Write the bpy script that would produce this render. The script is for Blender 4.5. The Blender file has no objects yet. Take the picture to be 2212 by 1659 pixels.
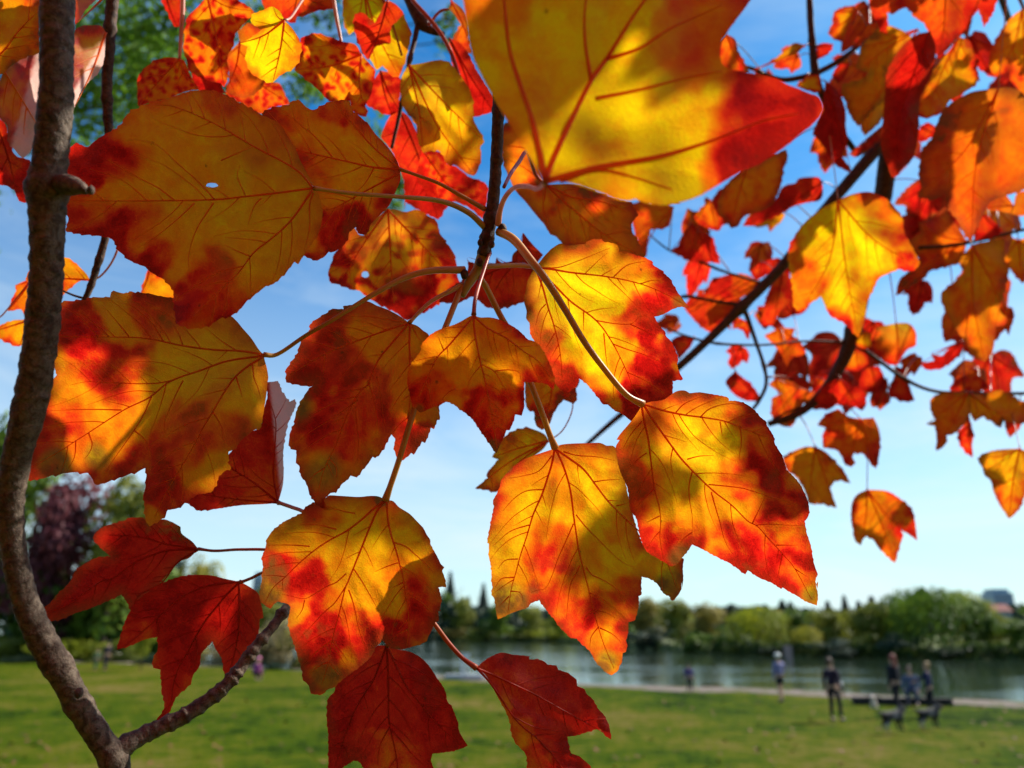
import bpy, bmesh, math, random
import numpy as np
from mathutils import Vector, Matrix, noise
from mathutils.geometry import delaunay_2d_cdt
R = math.radians
random.seed(7)
scene = bpy.context.scene
COL = scene.collection

# ------------------------------------------------------------------ camera
F = 1597.6                     # focal length in units of a 2212 px wide picture
PITCH = math.atan(538.5 / F)
CAM = Vector((0.0, 0.0, 2.5))
cam_data = bpy.data.cameras.new("camera")
cam = bpy.data.objects.new("camera", cam_data)
COL.objects.link(cam)
cam.location = CAM
cam.rotation_euler = (math.pi / 2 + PITCH, 0, 0)
cam_data.sensor_width = 36.0
cam_data.lens = 26.0
cam_data.clip_start = 0.01
cam_data.clip_end = 6000.0
cam_data.dof.use_dof = True
cam_data.dof.focus_distance = 0.355
cam_data.dof.aperture_fstop = 8.5
scene.camera = cam
scene.cycles.use_denoising = True
scene.cycles.max_bounces = 8
scene.cycles.transparent_max_bounces = 8
scene.cycles.sample_clamp_indirect = 6.0

# ------------------------------------------------------------------ light
SUN_AZ, SUN_EL = R(66), R(43)      # azimuth from straight ahead towards the right
S = Vector((math.sin(SUN_AZ) * math.cos(SUN_EL), math.cos(SUN_AZ) * math.cos(SUN_EL), math.sin(SUN_EL)))
world = bpy.data.worlds.new("World")
scene.world = world
world.use_nodes = True
wt = world.node_tree
for n in list(wt.nodes): wt.nodes.remove(n)
def WN(t, **k):
    n = wt.nodes.new(t)
    for a, v in k.items(): setattr(n, a, v)
    return n
wout = WN('ShaderNodeOutputWorld'); bg = WN('ShaderNodeBackground')
sky = WN('ShaderNodeTexSky', sky_type='NISHITA', sun_disc=False)
sky.sun_elevation = SUN_EL; sky.sun_rotation = SUN_AZ
sky.air_density = 1.0; sky.dust_density = 0.6; sky.ozone_density = 2.5; sky.altitude = 50
hsv = WN('ShaderNodeHueSaturation'); hsv.inputs['Saturation'].default_value = 1.36; hsv.inputs['Value'].default_value = 1.0
wt.links.new(sky.outputs[0], hsv.inputs['Color'])
gr = WN('ShaderNodeMix', data_type='RGBA', blend_type='MULTIPLY'); gr.inputs['Factor'].default_value = 1.0; gr.inputs['B'].default_value = (0.98, 1.95, 2.05, 1)
wt.links.new(hsv.outputs[0], gr.inputs['A'])
# thin streaky cloud, whiter towards the horizon
tcw = WN('ShaderNodeTexCoord'); mp = WN('ShaderNodeMapping'); mp.inputs['Scale'].default_value = (1.2, 1.2, 5.0)
wt.links.new(tcw.outputs['Generated'], mp.inputs['Vector'])
cn = WN('ShaderNodeTexNoise'); cn.inputs['Scale'].default_value = 2.6; cn.inputs['Detail'].default_value = 7; cn.inputs['Roughness'].default_value = 0.62
cn.inputs['Distortion'].default_value = 0.5
wt.links.new(mp.outputs[0], cn.inputs['Vector'])
crw = WN('ShaderNodeMapRange'); crw.inputs[1].default_value = 0.46; crw.inputs[2].default_value = 0.74; crw.inputs[3].default_value = 0; crw.inputs[4].default_value = 0.28
wt.links.new(cn.outputs[0], crw.inputs[0])
sep = WN('ShaderNodeSeparateXYZ'); wt.links.new(tcw.outputs['Generated'], sep.inputs[0])
hz = WN('ShaderNodeMapRange'); hz.interpolation_type = 'SMOOTHSTEP'
hz.inputs[1].default_value = 0.0; hz.inputs[2].default_value = 0.62; hz.inputs[3].default_value = 0.70; hz.inputs[4].default_value = 0.0
wt.links.new(sep.outputs[2], hz.inputs[0])
mx = WN('ShaderNodeMath', operation='ADD'); mx.use_clamp = True
wt.links.new(crw.outputs[0], mx.inputs[0]); wt.links.new(hz.outputs[0], mx.inputs[1])
cm = WN('ShaderNodeMix', data_type='RGBA'); cm.inputs['B'].default_value = (9.2, 10.6, 11.2, 1)
wt.links.new(mx.outputs[0], cm.inputs['Factor']); wt.links.new(gr.outputs['Result'], cm.inputs['A'])
wt.links.new(cm.outputs['Result'], bg.inputs['Color'])
bg.inputs['Strength'].default_value = 0.05
wt.links.new(bg.outputs[0], wout.inputs[0])
sd = bpy.data.lights.new("sun", 'SUN'); sd.energy = 5.0; sd.angle = R(0.53); sd.color = (1.0, 0.95, 0.86)
sun = bpy.data.objects.new("sun", sd); COL.objects.link(sun)
sun.location = (20, 10, 30); sun.rotation_euler = S.to_track_quat('Z', 'Y').to_euler()
scene.view_settings.view_transform = 'Standard'
scene.view_settings.look = 'None'
scene.view_settings.exposure = 0.88
scene.view_settings.gamma = 1.0
scene.view_settings.use_curve_mapping = False

# ------------------------------------------------------------------ helpers
CF = Vector((0, math.cos(PITCH), math.sin(PITCH)))
CU = Vector((0, -math.sin(PITCH), math.cos(PITCH)))
CR = Vector((1, 0, 0))
def W(x, y, d):
    """point at depth d metres seen at (x, y) of the 2212 x 1659 picture"""
    return CAM + (CF + CR * ((x - 1106) / F) + CU * ((829.5 - y) / F)) * d
def G(x, y, z=0.0):
    """point of the level z seen at (x, y)"""
    r = CF + CR * ((x - 1106) / F) + CU * ((829.5 - y) / F)
    return CAM + r * ((z - CAM.z) / r.z)
def proj(p):
    v = p - CAM; d = v.dot(CF)
    return 1106 + v.dot(CR) / d * F, 829.5 - v.dot(CU) / d * F, d

def link(o, parent=None, **props):
    COL.objects.link(o)
    if parent is not None: o.parent = parent
    for k, v in props.items():
        if v is not None: o[k] = v
    return o
def mesh_obj(name, verts, faces, mat, parent=None, smooth=True, origin=None, **props):
    me = bpy.data.meshes.new(name)
    org = Vector(origin) if origin is not None else Vector((0, 0, 0))
    me.from_pydata([tuple(Vector(v) - org) for v in verts], [], faces)
    if smooth: me.polygons.foreach_set('use_smooth', [True] * len(me.polygons))
    me.materials.append(mat); me.update()
    o = bpy.data.objects.new(name, me)
    link(o, parent, **props)
    if parent is not None: o.matrix_parent_inverse = Matrix.Identity(4)
    pw = Vector((0, 0, 0)); p = parent
    while p is not None: pw += p.location; p = p.parent
    o.location = org - pw
    return o
def empty(name, loc, **props):
    o = bpy.data.objects.new(name, None); o.empty_display_size = 0.1
    link(o, None, **props); o.location = loc
    return o

class NB:
    """small node-material builder"""
    def __init__(s, name):
        s.m = bpy.data.materials.new(name); s.m.use_nodes = True
        s.t = s.m.node_tree
        for n in list(s.t.nodes): s.t.nodes.remove(n)
        s.out = s.t.nodes.new('ShaderNodeOutputMaterial')
    def n(s, t, ins=None, **k):
        nd = s.t.nodes.new(t)
        for a, v in k.items(): setattr(nd, a, v)
        for i, v in (ins or {}).items():
            if isinstance(v, bpy.types.NodeSocket): s.t.links.new(v, nd.inputs[i])
            else: nd.inputs[i].default_value = v
        return nd
    def math(s, op, a, b=0.0, clamp=False):
        nd = s.n('ShaderNodeMath', {0: a, 1: b}, operation=op); nd.use_clamp = clamp
        return nd.outputs[0]
    def mix(s, f, a, b, blend='MIX'):
        nd = s.n('ShaderNodeMix', {'Factor': f, 'A': a, 'B': b}, data_type='RGBA', blend_type=blend)
        return nd.outputs['Result']
    def mr(s, v, a, b, c, d):
        nd = s.n('ShaderNodeMapRange', {0: v, 1: a, 2: b, 3: c, 4: d}); return nd.outputs[0]
    def ramp(s, v, stops, interp='LINEAR'):
        nd = s.n('ShaderNodeValToRGB', {0: v}); cr = nd.color_ramp; cr.interpolation = interp
        while len(cr.elements) > 1: cr.elements.remove(cr.elements[-1])
        cr.elements[0].position = stops[0][0]; cr.elements[0].color = (*stops[0][1], 1)
        for p, c in stops[1:]:
            e = cr.elements.new(p); e.color = (*c, 1)
        return nd.outputs[0]
    def noise(s, vec, scale, detail=3, rough=0.5, dist=0.0):
        nd = s.n('ShaderNodeTexNoise', {'Vector': vec, 'Scale': scale, 'Detail': detail, 'Roughness': rough, 'Distortion': dist})
        return nd.outputs[0]
    def surf(s, sock): s.t.links.new(sock, s.out.inputs[0]); return s.m
def C4(c): return (c[0], c[1], c[2], 1.0)
def simple(name, c, rough=0.7, var=0.25, scale=8.0, c2=None, spec=0.3, bump=0.0, transl=0.0):
    b = NB(name); tc = b.n('ShaderNodeTexCoord')
    f = b.noise(tc.outputs['Object'], scale, 4)
    c2 = c2 or tuple(x * (1 - var) for x in c)
    col = b.mix(b.mr(f, 0.35, 0.65, 0, 1), C4(c), C4(c2))
    p = b.n('ShaderNodeBsdfPrincipled', {'Base Color': col, 'Roughness': rough, 'Specular IOR Level': spec})
    if bump:
        bn = b.n('ShaderNodeBump', {'Height': f, 'Strength': bump, 'Distance': 0.02}); b.t.links.new(bn.outputs[0], p.inputs['Normal'])
    if transl:
        t = b.n('ShaderNodeBsdfTranslucent', {'Color': col})
        m = b.n('ShaderNodeMixShader', {0: transl, 1: p.outputs[0], 2: t.outputs[0]})
        return b.surf(m.outputs[0])
    return b.surf(p.outputs[0])

# ------------------------------------------------------------------ leaf materials
def leaf_material(name, tw=0.68):
    b = NB(name)
    at = b.n('ShaderNodeAttribute', attribute_name='tone'); pale = b.math('MULTIPLY', at.outputs['Alpha'], 0.85); sp = b.n('ShaderNodeSeparateColor', {0: at.outputs['Color']})
    red, grn, dry = sp.outputs[0], sp.outputs[1], sp.outputs[2]
    tc = b.n('ShaderNodeTexCoord'); oi = b.n('ShaderNodeObjectInfo')
    off = b.n('ShaderNodeVectorMath', {0: tc.outputs['Object'], 1: oi.outputs['Random']}, operation='ADD').outputs[0]
    n1 = b.noise(off, 130.0, 5, 0.62, 0.4); n2 = b.noise(off, 900.0, 3, 0.6)
    n3 = b.noise(off, 45.0, 2, 0.5)
    wv = b.n('ShaderNodeTexNoise', {'Vector': off, 'Scale': 260.0, 'Detail': 2}); wd = b.n('ShaderNodeVectorMath', {0: wv.outputs['Color']}, operation='SCALE'); wd.inputs['Scale'].default_value = 0.0035; off2 = b.n('ShaderNodeVectorMath', {0: off, 1: wd.outputs[0]}, operation='ADD').outputs[0]
    v = b.n('ShaderNodeTexVoronoi', {'Vector': off2, 'Scale': 420.0, 'Randomness': 1.0}, feature='DISTANCE_TO_EDGE').outputs[0]
    vb = b.n('ShaderNodeTexVoronoi', {'Vector': off, 'Scale': 900.0, 'Randomness': 1.0}, feature='DISTANCE_TO_EDGE').outputs[0]
    net = b.mr(v, 0.0, 0.09, 1.0, 0.0); net2 = b.mr(vb, 0.0, 0.12, 0.6, 0.0)
    netm = b.math('MAXIMUM', net, net2)
    a = b.math('MULTIPLY', b.math('SUBTRACT', n1, 0.5), 0.5)
    r1 = b.math('ADD', red, a)
    r2 = b.math('ADD', r1, b.math('MULTIPLY', b.math('SUBTRACT', n2, 0.5), 0.2))
    r3 = b.math('SUBTRACT', r2, b.math('MULTIPLY', netm, b.mr(red, 0.25, 0.8, 0.0, 0.11)))
    col = b.ramp(r3, [(0.0, (0.93, 0.62, 0.003)), (0.10, (0.92, 0.46, 0.004)), (0.23, (0.88, 0.30, 0.004)), (0.42, (0.84, 0.165, 0.004)),
                      (0.60, (0.78, 0.070, 0.005)), (0.76, (0.68, 0.017, 0.006)), (0.92, (0.54, 0.007, 0.004)), (1.0, (0.36, 0.004, 0.003))])
    col = b.mix(b.math('MULTIPLY', grn, b.mr(n3, 0.3, 0.7, 0.5, 1.0)), col, (0.36, 0.42, 0.02, 1))
    col = b.mix(b.math('MULTIPLY', dry, b.mr(n1, 0.3, 0.6, 0.55, 1.0), True), col, (0.20, 0.075, 0.012, 1))
    # dark freckles
    sv = b.n('ShaderNodeTexVoronoi', {'Vector': off, 'Scale': 160.0, 'Randomness': 1.0}, feature='F1')
    sc = b.n('ShaderNodeSeparateColor', {0: sv.outputs['Color']})
    spk = b.math('MULTIPLY', b.mr(b.math('ADD', sv.outputs['Distance'], b.math('MULTIPLY', b.math('SUBTRACT', n2, .5), .35)), 0.04, 0.15, 1, 0), b.math('GREATER_THAN', sc.outputs[0], 0.955))
    col = b.mix(b.math('MULTIPLY', spk, 0.75), col, (0.10, 0.02, 0.004, 1))
    col = b.mix(b.math('MULTIPLY', netm, b.mr(red, 0.2, 0.7, 0.10, 0.0)), col, (0.55, 0.16, 0.01, 1))
    refl = b.mix(pale, b.mix(0.12, col, (0.25, 0.12, 0.05, 1)), (0.75, 0.50, 0.40, 1))
    bh = b.math('ADD', b.math('MULTIPLY', netm, -0.6), n2)
    bn = b.n('ShaderNodeBump', {'Height': bh, 'Strength': 0.35, 'Distance': 0.0004})
    p = b.n('ShaderNodeBsdfPrincipled', {'Base Color': refl, 'Roughness': 0.5, 'Specular IOR Level': 0.25, 'Normal': bn.outputs[0]})
    t = b.n('ShaderNodeBsdfTranslucent', {'Color': col, 'Normal': bn.outputs[0]})
    m = b.n('ShaderNodeMixShader', {0: b.mr(pale, 0, 1, tw, 0.3), 1: p.outputs[0], 2: t.outputs[0]})
    return b.surf(m.outputs[0])
M_LEAF = leaf_material('maple_leaf_blade')
def stalk_material(name, c1, c2, transl=0.35):
    b = NB(name); tc = b.n('ShaderNodeTexCoord')
    f = b.noise(tc.outputs['Object'], 60.0, 3)
    col = b.mix(b.mr(f, 0.35, 0.65, 0, 1), C4(c1), C4(c2))
    p = b.n('ShaderNodeBsdfPrincipled', {'Base Color': col, 'Roughness': 0.42, 'Specular IOR Level': 0.4})
    t = b.n('ShaderNodeBsdfTranslucent', {'Color': col})
    m = b.n('ShaderNodeMixShader', {0: transl, 1: p.outputs[0], 2: t.outputs[0]})
    return b.surf(m.outputs[0])
M_VEIN = stalk_material('leaf_vein', (0.95, 0.36, 0.05), (0.90, 0.22, 0.035), 0.72)
M_VEIN_DARK = stalk_material('leaf_vein_dark', (0.75, 0.07, 0.015), (0.60, 0.05, 0.012), 0.7)
M_PET = stalk_material('petiole_ochre', (0.62, 0.36, 0.07), (0.58, 0.24, 0.05), 0.3)
M_PET_GREEN = stalk_material('petiole_green', (0.36, 0.34, 0.06), (0.50, 0.28, 0.06), 0.3)
M_PET_RED = stalk_material('petiole_red', (0.50, 0.07, 0.03), (0.42, 0.12, 0.04), 0.3)
M_PET_PINK = stalk_material('petiole_pink', (0.75, 0.42, 0.30), (0.62, 0.24, 0.14), 0.3)
def bark(name, light, dark, scale, bump):
    b = NB(name); tc = b.n('ShaderNodeTexCoord')
    f = b.noise(tc.outputs['Object'], scale, 6, 0.65, 0.6); g = b.noise(tc.outputs['Object'], scale * 4.2, 3, 0.6)
    col = b.mix(b.mr(f, 0.38, 0.62, 0, 1), C4(light), C4(dark))
    col = b.mix(b.mr(g, 0.58, 0.68, 0, 0.75), col, C4(tuple(x * 0.3 for x in dark)))
    h = b.math('ADD', f, b.math('MULTIPLY', g, 0.5))
    bn = b.n('ShaderNodeBump', {'Height': h, 'Strength': 0.8, 'Distance': bump})
    p = b.n('ShaderNodeBsdfPrincipled', {'Base Color': col, 'Roughness': 0.75, 'Specular IOR Level': 0.25, 'Normal': bn.outputs[0]})
    return b.surf(p.outputs[0])
M_BARK = bark('maple_bark', (0.165, 0.125, 0.088), (0.050, 0.029, 0.018), 300.0, 0.0012)
M_TWIG = bark('maple_twig_bark', (0.11, 0.065, 0.04), (0.035, 0.018, 0.012), 320.0, 0.0007)

# ------------------------------------------------------------------ tracing helpers
PX = {1: (0, 0), 2: (1000, 0), 3: (1900, 0), 4: (2932, 0), 5: (0, 750), 6: (1000, 750), 7: (1900, 750), 8: (2932, 750),
      9: (0, 1500), 10: (1000, 1500), 11: (1900, 1500), 12: (2932, 1500), 13: (0, 2199), 14: (1000, 2199), 15: (1900, 2199), 16: (2932, 2199)}
def T(s):
    """outline string -> list of (x, y, tip) ; 'pN' sets the sheet the following numbers are measured on, 'd' = whole picture"""
    out = []; ox = oy = 0.0; k = 1.0
    for w in s.split():
        if w == 'd': ox = oy = 0.0; k = 1.0; continue
        if w[0] == 'p':
            a, b_ = PX[int(w[1:])]; ox, oy, k = a / 1.82279, b_ / 1.82279, 0.272824; continue
        tip = w.endswith('*'); x, y = w.rstrip('*').split(',')
        out.append((ox + float(x) * k, oy + float(y) * k, tip))
    return out
def catmull(P, n):
    """P: Nx k array, open; n samples per span"""
    P = np.asarray(P, float); out = []
    Q = np.vstack([2 * P[0] - P[1], P, 2 * P[-1] - P[-2]])
    for i in range(1, len(Q) - 2):
        p0, p1, p2, p3 = Q[i - 1], Q[i], Q[i + 1], Q[i + 2]
        for j in range(n):
            t = j / n
            out.append(0.5 * ((2 * p1) + (-p0 + p2) * t + (2 * p0 - 5 * p1 + 4 * p2 - p3) * t * t + (-p0 + 3 * p1 - 3 * p2 + p3) * t ** 3))
    out.append(P[-1]); return np.array(out)
def resample(P, step):
    P = np.asarray(P, float); d = np.r_[0, np.cumsum(np.linalg.norm(np.diff(P[:, :2], axis=0), axis=1))]
    n = max(2, int(round(d[-1] / step)) + 1); s = np.linspace(0, d[-1], n)
    return np.column_stack([np.interp(s, d, P[:, k]) for k in range(P.shape[1])]), d[-1]
def smooth_outline(pts, step, teeth, rng):
    """closed outline: splines between sharp corners, saw teeth added to the margin away from the stalk"""
    P = np.array([(p[0], p[1]) for p in pts]); n = len(P)
    sharp = []
    for i in range(n):
        a = P[i] - P[i - 1]; c = P[(i + 1) % n] - P[i]
        ang = abs(math.atan2(a[0] * c[1] - a[1] * c[0], float(np.dot(a, c))))
        if ang > R(62) or pts[i][2] or i == 0: sharp.append(i)
    segs = []
    for k, i in enumerate(sharp):
        j = sharp[(k + 1) % len(sharp)]
        idx = [i]; q = i
        while True:
            q = (q + 1) % n; idx.append(q)
            if q == j: break
        sp = P[idx]
        segs.append(catmull(sp, 6) if len(sp) > 2 else sp)
    base = P[0]; size = max(np.ptp(P[:, 0]), np.ptp(P[:, 1]))
    area = 0.5 * np.sum(P[:, 0] * np.roll(P[:, 1], -1) - P[:, 1] * np.roll(P[:, 0], -1)); sgn = 1 if area > 0 else -1
    out = []
    for sg in segs:
        sg, L = resample(sg, step)
        m = len(sg)
        if teeth > 0 and m > 5:
            tg = np.gradient(sg, axis=0); tg /= np.linalg.norm(tg, axis=1)[:, None] + 1e-9
            nr = np.column_stack([tg[:, 1], -tg[:, 0]]) * sgn
            s = 0.0; nxt = rng.uniform(0.4, 1.0) * teeth * 4.5; per = nxt; last = 0.0
            ds = L / (m - 1)
            for q in range(1, m - 1):
                s += ds
                if s - last > per: last = s; per = rng.uniform(0.65, 1.5) * teeth * 4.5; am_ = rng.uniform(0.5, 1.25)
                ph = (s - last) / per
                away = (np.linalg.norm(sg[min(q + 2, m - 1)] - base) > np.linalg.norm(sg[max(q - 2, 0)] - base))
                saw = (ph if away else 1 - ph)
                am = teeth * (saw ** 1.6) * (0.75 + 0.5 * math.sin(last * 7.3))
                db = np.linalg.norm(sg[q] - base) / size
                am *= min(1.0, max(0.0, (db - 0.22) / 0.15))
                sg[q] = sg[q] + nr[q] * am
        out.extend(sg[:-1].tolist())
    O = np.array(out); keep = [0]
    for i in range(1, len(O)):
        if np.linalg.norm(O[i] - O[keep[-1]]) > step * 0.3: keep.append(i)
    return O[keep]
def seg_dist(Q, A, B):
    """min distance of each Q to any of segments A-B"""
    Q = np.asarray(Q, np.float32); A = np.asarray(A, np.float32); B = np.asarray(B, np.float32)
    ab = B - A; l2 = (ab * ab).sum(1) + 1e-9; out = np.empty(len(Q), np.float32)
    for k in range(0, len(Q), 400):
        q = Q[k:k + 400]; dx = q[:, None, :] - A[None]
        t = np.clip((dx * ab[None]).sum(2) / l2, 0, 1)
        e = dx - t[..., None] * ab[None]
        out[k:k + 400] = np.sqrt((e * e).sum(2).min(1))
    return out.astype(float)
def inside(Q, O):
    x, y = Q[:, 0], Q[:, 1]; r = np.zeros(len(Q), bool); n = len(O); j = n - 1
    for i in range(n):
        xi, yi = O[i]; xj, yj = O[j]
        c = ((yi > y) != (yj > y))
        with np.errstate(divide='ignore', invalid='ignore'):
            r ^= c & (x < (xj - xi) * (y - yi) / ((yj - yi) if yj != yi else 1e-9) + xi)
        j = i
    return r
def tube(paths, sides=6):
    """paths: list of (points Nx3 Vectors, radii). returns verts, faces"""
    V = []; Fc = []
    for pts, rad in paths:
        n = len(pts)
        if n < 2: continue
        up = None; o0 = len(V)
        for i in range(n):
            t = (pts[min(i + 1, n - 1)] - pts[max(i - 1, 0)])
            t = t.normalized() if t.length > 1e-9 else Vector((0, 0, 1))
            if up is None: up = t.orthogonal().normalized()
            up = (up - t * up.dot(t)).normalized(); bi = t.cross(up)
            r = rad[i]
            for k in range(sides):
                a = 2 * math.pi * k / sides
                rr = r[k] if isinstance(r, (list, tuple)) else r
                V.append(pts[i] + (up * math.cos(a) + bi * math.sin(a)) * rr)
        for i in range(n - 1):
            for k in range(sides):
                a = o0 + i * sides + k; b_ = o0 + i * sides + (k + 1) % sides
                Fc.append((a, b_, b_ + sides, a + sides))
        Fc.append(tuple(o0 + k for k in range(sides))[::-1]); Fc.append(tuple(o0 + (n - 1) * sides + k for k in range(sides)))
    return V, Fc

LEAVES = {}
def build_leaf(key, branch, outline, d, gx=0.0, gy=0.0, veins=None, red=0.3, edge=0.6, grn=0.0, dry=0.05, blot=0.35, blobs=(),
               step=6.0, teeth=2.6, vw=3.2, pale=False, label=None, bulge=1.0, fold=0.0, curl=0.0, wave=1.0, vmat=None, fold_line=None,
               sec=True, folds=(), vdark=False, spot=0.0, dead=(), holes=()):
    rng = random.Random(hash(key) % 1000 if False else sum(ord(c) * (i + 3) for i, c in enumerate(key)))
    pts = T(outline); O = smooth_outline(pts, step * 0.75, teeth * 1.5, rng)
    base = np.array(pts[0][:2]); cx, cy = O.mean(0); size = max(np.ptp(O[:, 0]), np.ptp(O[:, 1]))
    # interior grid
    xs = np.arange(O[:, 0].min(), O[:, 0].max(), step); ys = np.arange(O[:, 1].min(), O[:, 1].max(), step * 0.87)
    gxm, gym = np.meshgrid(xs, ys); gxm = gxm + (np.arange(len(ys)) % 2)[:, None] * step * 0.5
    Q = np.column_stack([gxm.ravel(), gym.ravel()]); Q = Q[inside(Q, O)]
    Q = Q[seg_dist(Q, O, np.roll(O, -1, 0)) > step * 0.42]
    allp = [Vector((float(a), float(b_))) for a, b_ in np.vstack([O, Q])]
    nO = len(O); edges = [(i, (i + 1) % nO) for i in range(nO)]
    for (hx, hy, ha, hb) in holes:
        Qk = [v for v in allp[nO:] if ((v.x - hx) / (ha * 1.25)) ** 2 + ((v.y - hy) / (hb * 1.5)) ** 2 > 1]; allp = allp[:nO] + Qk
        k0 = len(allp); allp += [Vector((hx + ha * math.cos(a_ * .449) * (1 + .12 * math.sin(a_ * 2.3)), hy + hb * math.sin(a_ * .449))) for a_ in range(14)]
        edges += [(k0 + a_, k0 + (a_ + 1) % 14) for a_ in range(14)]; allp = allp
    vo, _, fo, *_r = delaunay_2d_cdt(allp, edges, [list(range(nO))], 1, 1e-4, False)
    P = np.array([(v.x, v.y) for v in vo])
    fo = np.array([tuple(f) for f in fo if len(f) == 3]); fo = fo[inside(P[fo].mean(1), O)]
    for (hx, hy, ha, hb) in holes:
        cc_ = P[fo].mean(1); fo = fo[((cc_[:, 0] - hx) / ha) ** 2 + ((cc_[:, 1] - hy) / hb) ** 2 > 1]
    fo = fo.tolist()
    # veins
    mains = []
    if veins:
        for s in veins:
            vv = [(p[0], p[1]) for p in T(s)]; mains.append(vv)
    else:
        tips = [p for p in pts[1:] if p[2]]
        for tpt in tips:
            a = base; b_ = np.array(tpt[:2]); mid = (a + b_) / 2 + np.array([-(b_ - a)[1], (b_ - a)[0]]) * rng.uniform(-0.06, 0.06)
            c = np.array([cx, cy]); mid = mid + (c - mid) * 0.15
            mains.append([tuple(a), tuple(mid), tuple(a + (b_ - a) * 0.97)])
    vl = []
    for i, vv in enumerate(mains):
        c = catmull(vv, 5) if len(vv) > 2 else np.array(vv, float)
        c, L = resample(c, step * 1.2); vl.append([c, L, vw * (1.0 if L > 0.55 * size else 0.62), 0])
    nm = len(vl)
    if sec:
        allseg = [v[0] for v in vl]
        for i in range(nm):
            c, L, w0, _ = vl[i]
            if L < 0.42 * size: continue
            frs = [0.17, 0.3, 0.43, 0.56, 0.69, 0.82]
            for sgn in (1, -1):
                for f0 in frs:
                    f1 = min(0.9, max(0.1, f0 + rng.uniform(-0.045, 0.045))); q = int(f1 * (len(c) - 1)); p0 = c[q]
                    tg = c[min(q + 2, len(c) - 1)] - c[max(q - 2, 0)]; tg = tg / (np.linalg.norm(tg) + 1e-9)
                    nrm = np.array([-tg[1], tg[0]]) * sgn; an = rng.uniform(0.75, 1.0)
                    dr = tg * math.cos(an) + nrm * math.sin(an); Lm = size * 0.34 * rng.uniform(0.7, 1.1); path = [p0]; p = p0.copy()
                    others = [a for k, a in enumerate(allseg) if k != i]
                    while len(path) * step < Lm:
                        dr = dr + tg * 0.045 + np.array([rng.uniform(-.05, .05), rng.uniform(-.05, .05)]); dr /= np.linalg.norm(dr)
                        p = p + dr * step
                        if not inside(p[None], O)[0]: break
                        if others and min(np.min(np.linalg.norm(a - p, axis=1)) for a in others) < step * 1.3: break
                        path.append(p.copy())
                    if len(path) > 4:
                        cc = np.array(path); vl.append([cc, len(path) * step, w0 * 0.45, 1]); allseg.append(cc)
    sv = np.vstack([v[0][:-1] for v in vl if v[3] == 0]); ev = np.vstack([v[0][1:] for v in vl if v[3] == 0])
    sv2 = np.vstack([v[0][:-1:2] for v in vl]); ev2 = np.vstack([v[0][1::2][:len(v[0][:-1:2])] if len(v[0]) % 2 == 0 else v[0][1::2] for v in vl])
    m_ = min(len(sv2), len(ev2)); sv2, ev2 = sv2[:m_], ev2[:m_]
    nx0 = rng.uniform(0, 50)
    fl = None
    if fold_line is not None:
        fa, fb = [np.array(p[:2]) for p in T(fold_line)]
        fd = (fb - fa) / np.linalg.norm(fb - fa); fn = np.array([-fd[1], fd[0]]); fl = (fa, fn)
    def depth(Q):
        Q = np.atleast_2d(np.asarray(Q, float)); u = (Q[:, 0] - cx); v = (Q[:, 1] - cy)
        dm = seg_dist(Q, sv, ev)
        z = gx * u + gy * v
        z = z + bulge * (0.030 * size * (1 - np.exp(-(dm / (0.10 * size)) ** 2)))
        rr = np.hypot(Q[:, 0] - base[0], Q[:, 1] - base[1]) / size
        z = z + curl * size * rr ** 2
        if fl is not None: z = z + fold * np.abs((Q - fl[0]) @ fl[1])
        for (fx, fy, nx, ny, k) in folds:
            t_ = (Q[:, 0] - fx) * nx + (Q[:, 1] - fy) * ny
            z = z + k * np.maximum(0, t_)
        w = np.array([noise.noise((q[0] / size * 2.6 + nx0, q[1] / size * 2.6, 0.3)) + 0.45 * noise.noise((q[0] / size * 7 + nx0, q[1] / size * 7, 4.3)) for q in Q])
        z = z + wave * 0.04 * size * w
        return d + z * (d / F)
    D = depth(P)
    co = [W(P[i, 0], P[i, 1], D[i]) for i in range(len(P))]
    # colour tone
    de = seg_dist(P, O, np.roll(O, -1, 0)) / (0.24 * size)
    dv = seg_dist(P, sv2, ev2) / (0.05 * size)
    rb = np.hypot(P[:, 0] - base[0], P[:, 1] - base[1]) / size
    tone = np.zeros((len(P), 4))
    if pale is True: tone[:, 3] = 1
    elif pale:
        hx, hy, hnx, hny = pale; tone[:, 3] = np.clip(((P[:, 0] - hx) * hnx + (P[:, 1] - hy) * hny) / 6.0, 0, 1)
    for i in range(len(P)):
        e = max(0.0, 1 - de[i]); q = P[i] / size
        nz = noise.noise((q[0] * 4.2 + nx0, q[1] * 4.2, 7.7)) + 0.6 * noise.noise((q[0] * 10 + nx0, q[1] * 10, 2.7)); nz += 0.26 * noise.noise((q[0] * 24 + nx0, q[1] * 24, 5.7)); vk = 0.55 + 0.45 * min(1.0, dv[i])
        r = red + vk * edge * e ** 1.4 * max(0.0, 0.60 + 1.5 * nz) + 0.30 * max(0.0, edge) * math.exp(-de[i] * 0.24 * size / 7.0) + 0.7 * blot * max(0.0, nz - 0.02) * min(1.0, dv[i] * 0.6 + 0.4) * 1.3 + 0.20 * (rb[i] - 0.45)
        if spot: r += spot * max(0.0, noise.noise((q[0] * 15 + nx0, q[1] * 15, 1.1)) - .05) * 2.2
        for (bx, by, br, bs) in blobs:
            dd = math.hypot(P[i, 0] - bx, P[i, 1] - by) / br
            k = 1.0 - dd + nz * 0.55
            if k > 0: r += bs * min(1.0, k * 2.8) * vk
        dr_ = dry * max(0.0, 1 - de[i] * 3.0) * 1.5 + (dry * 2.2 if nz > 0.55 else 0) * e
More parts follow.
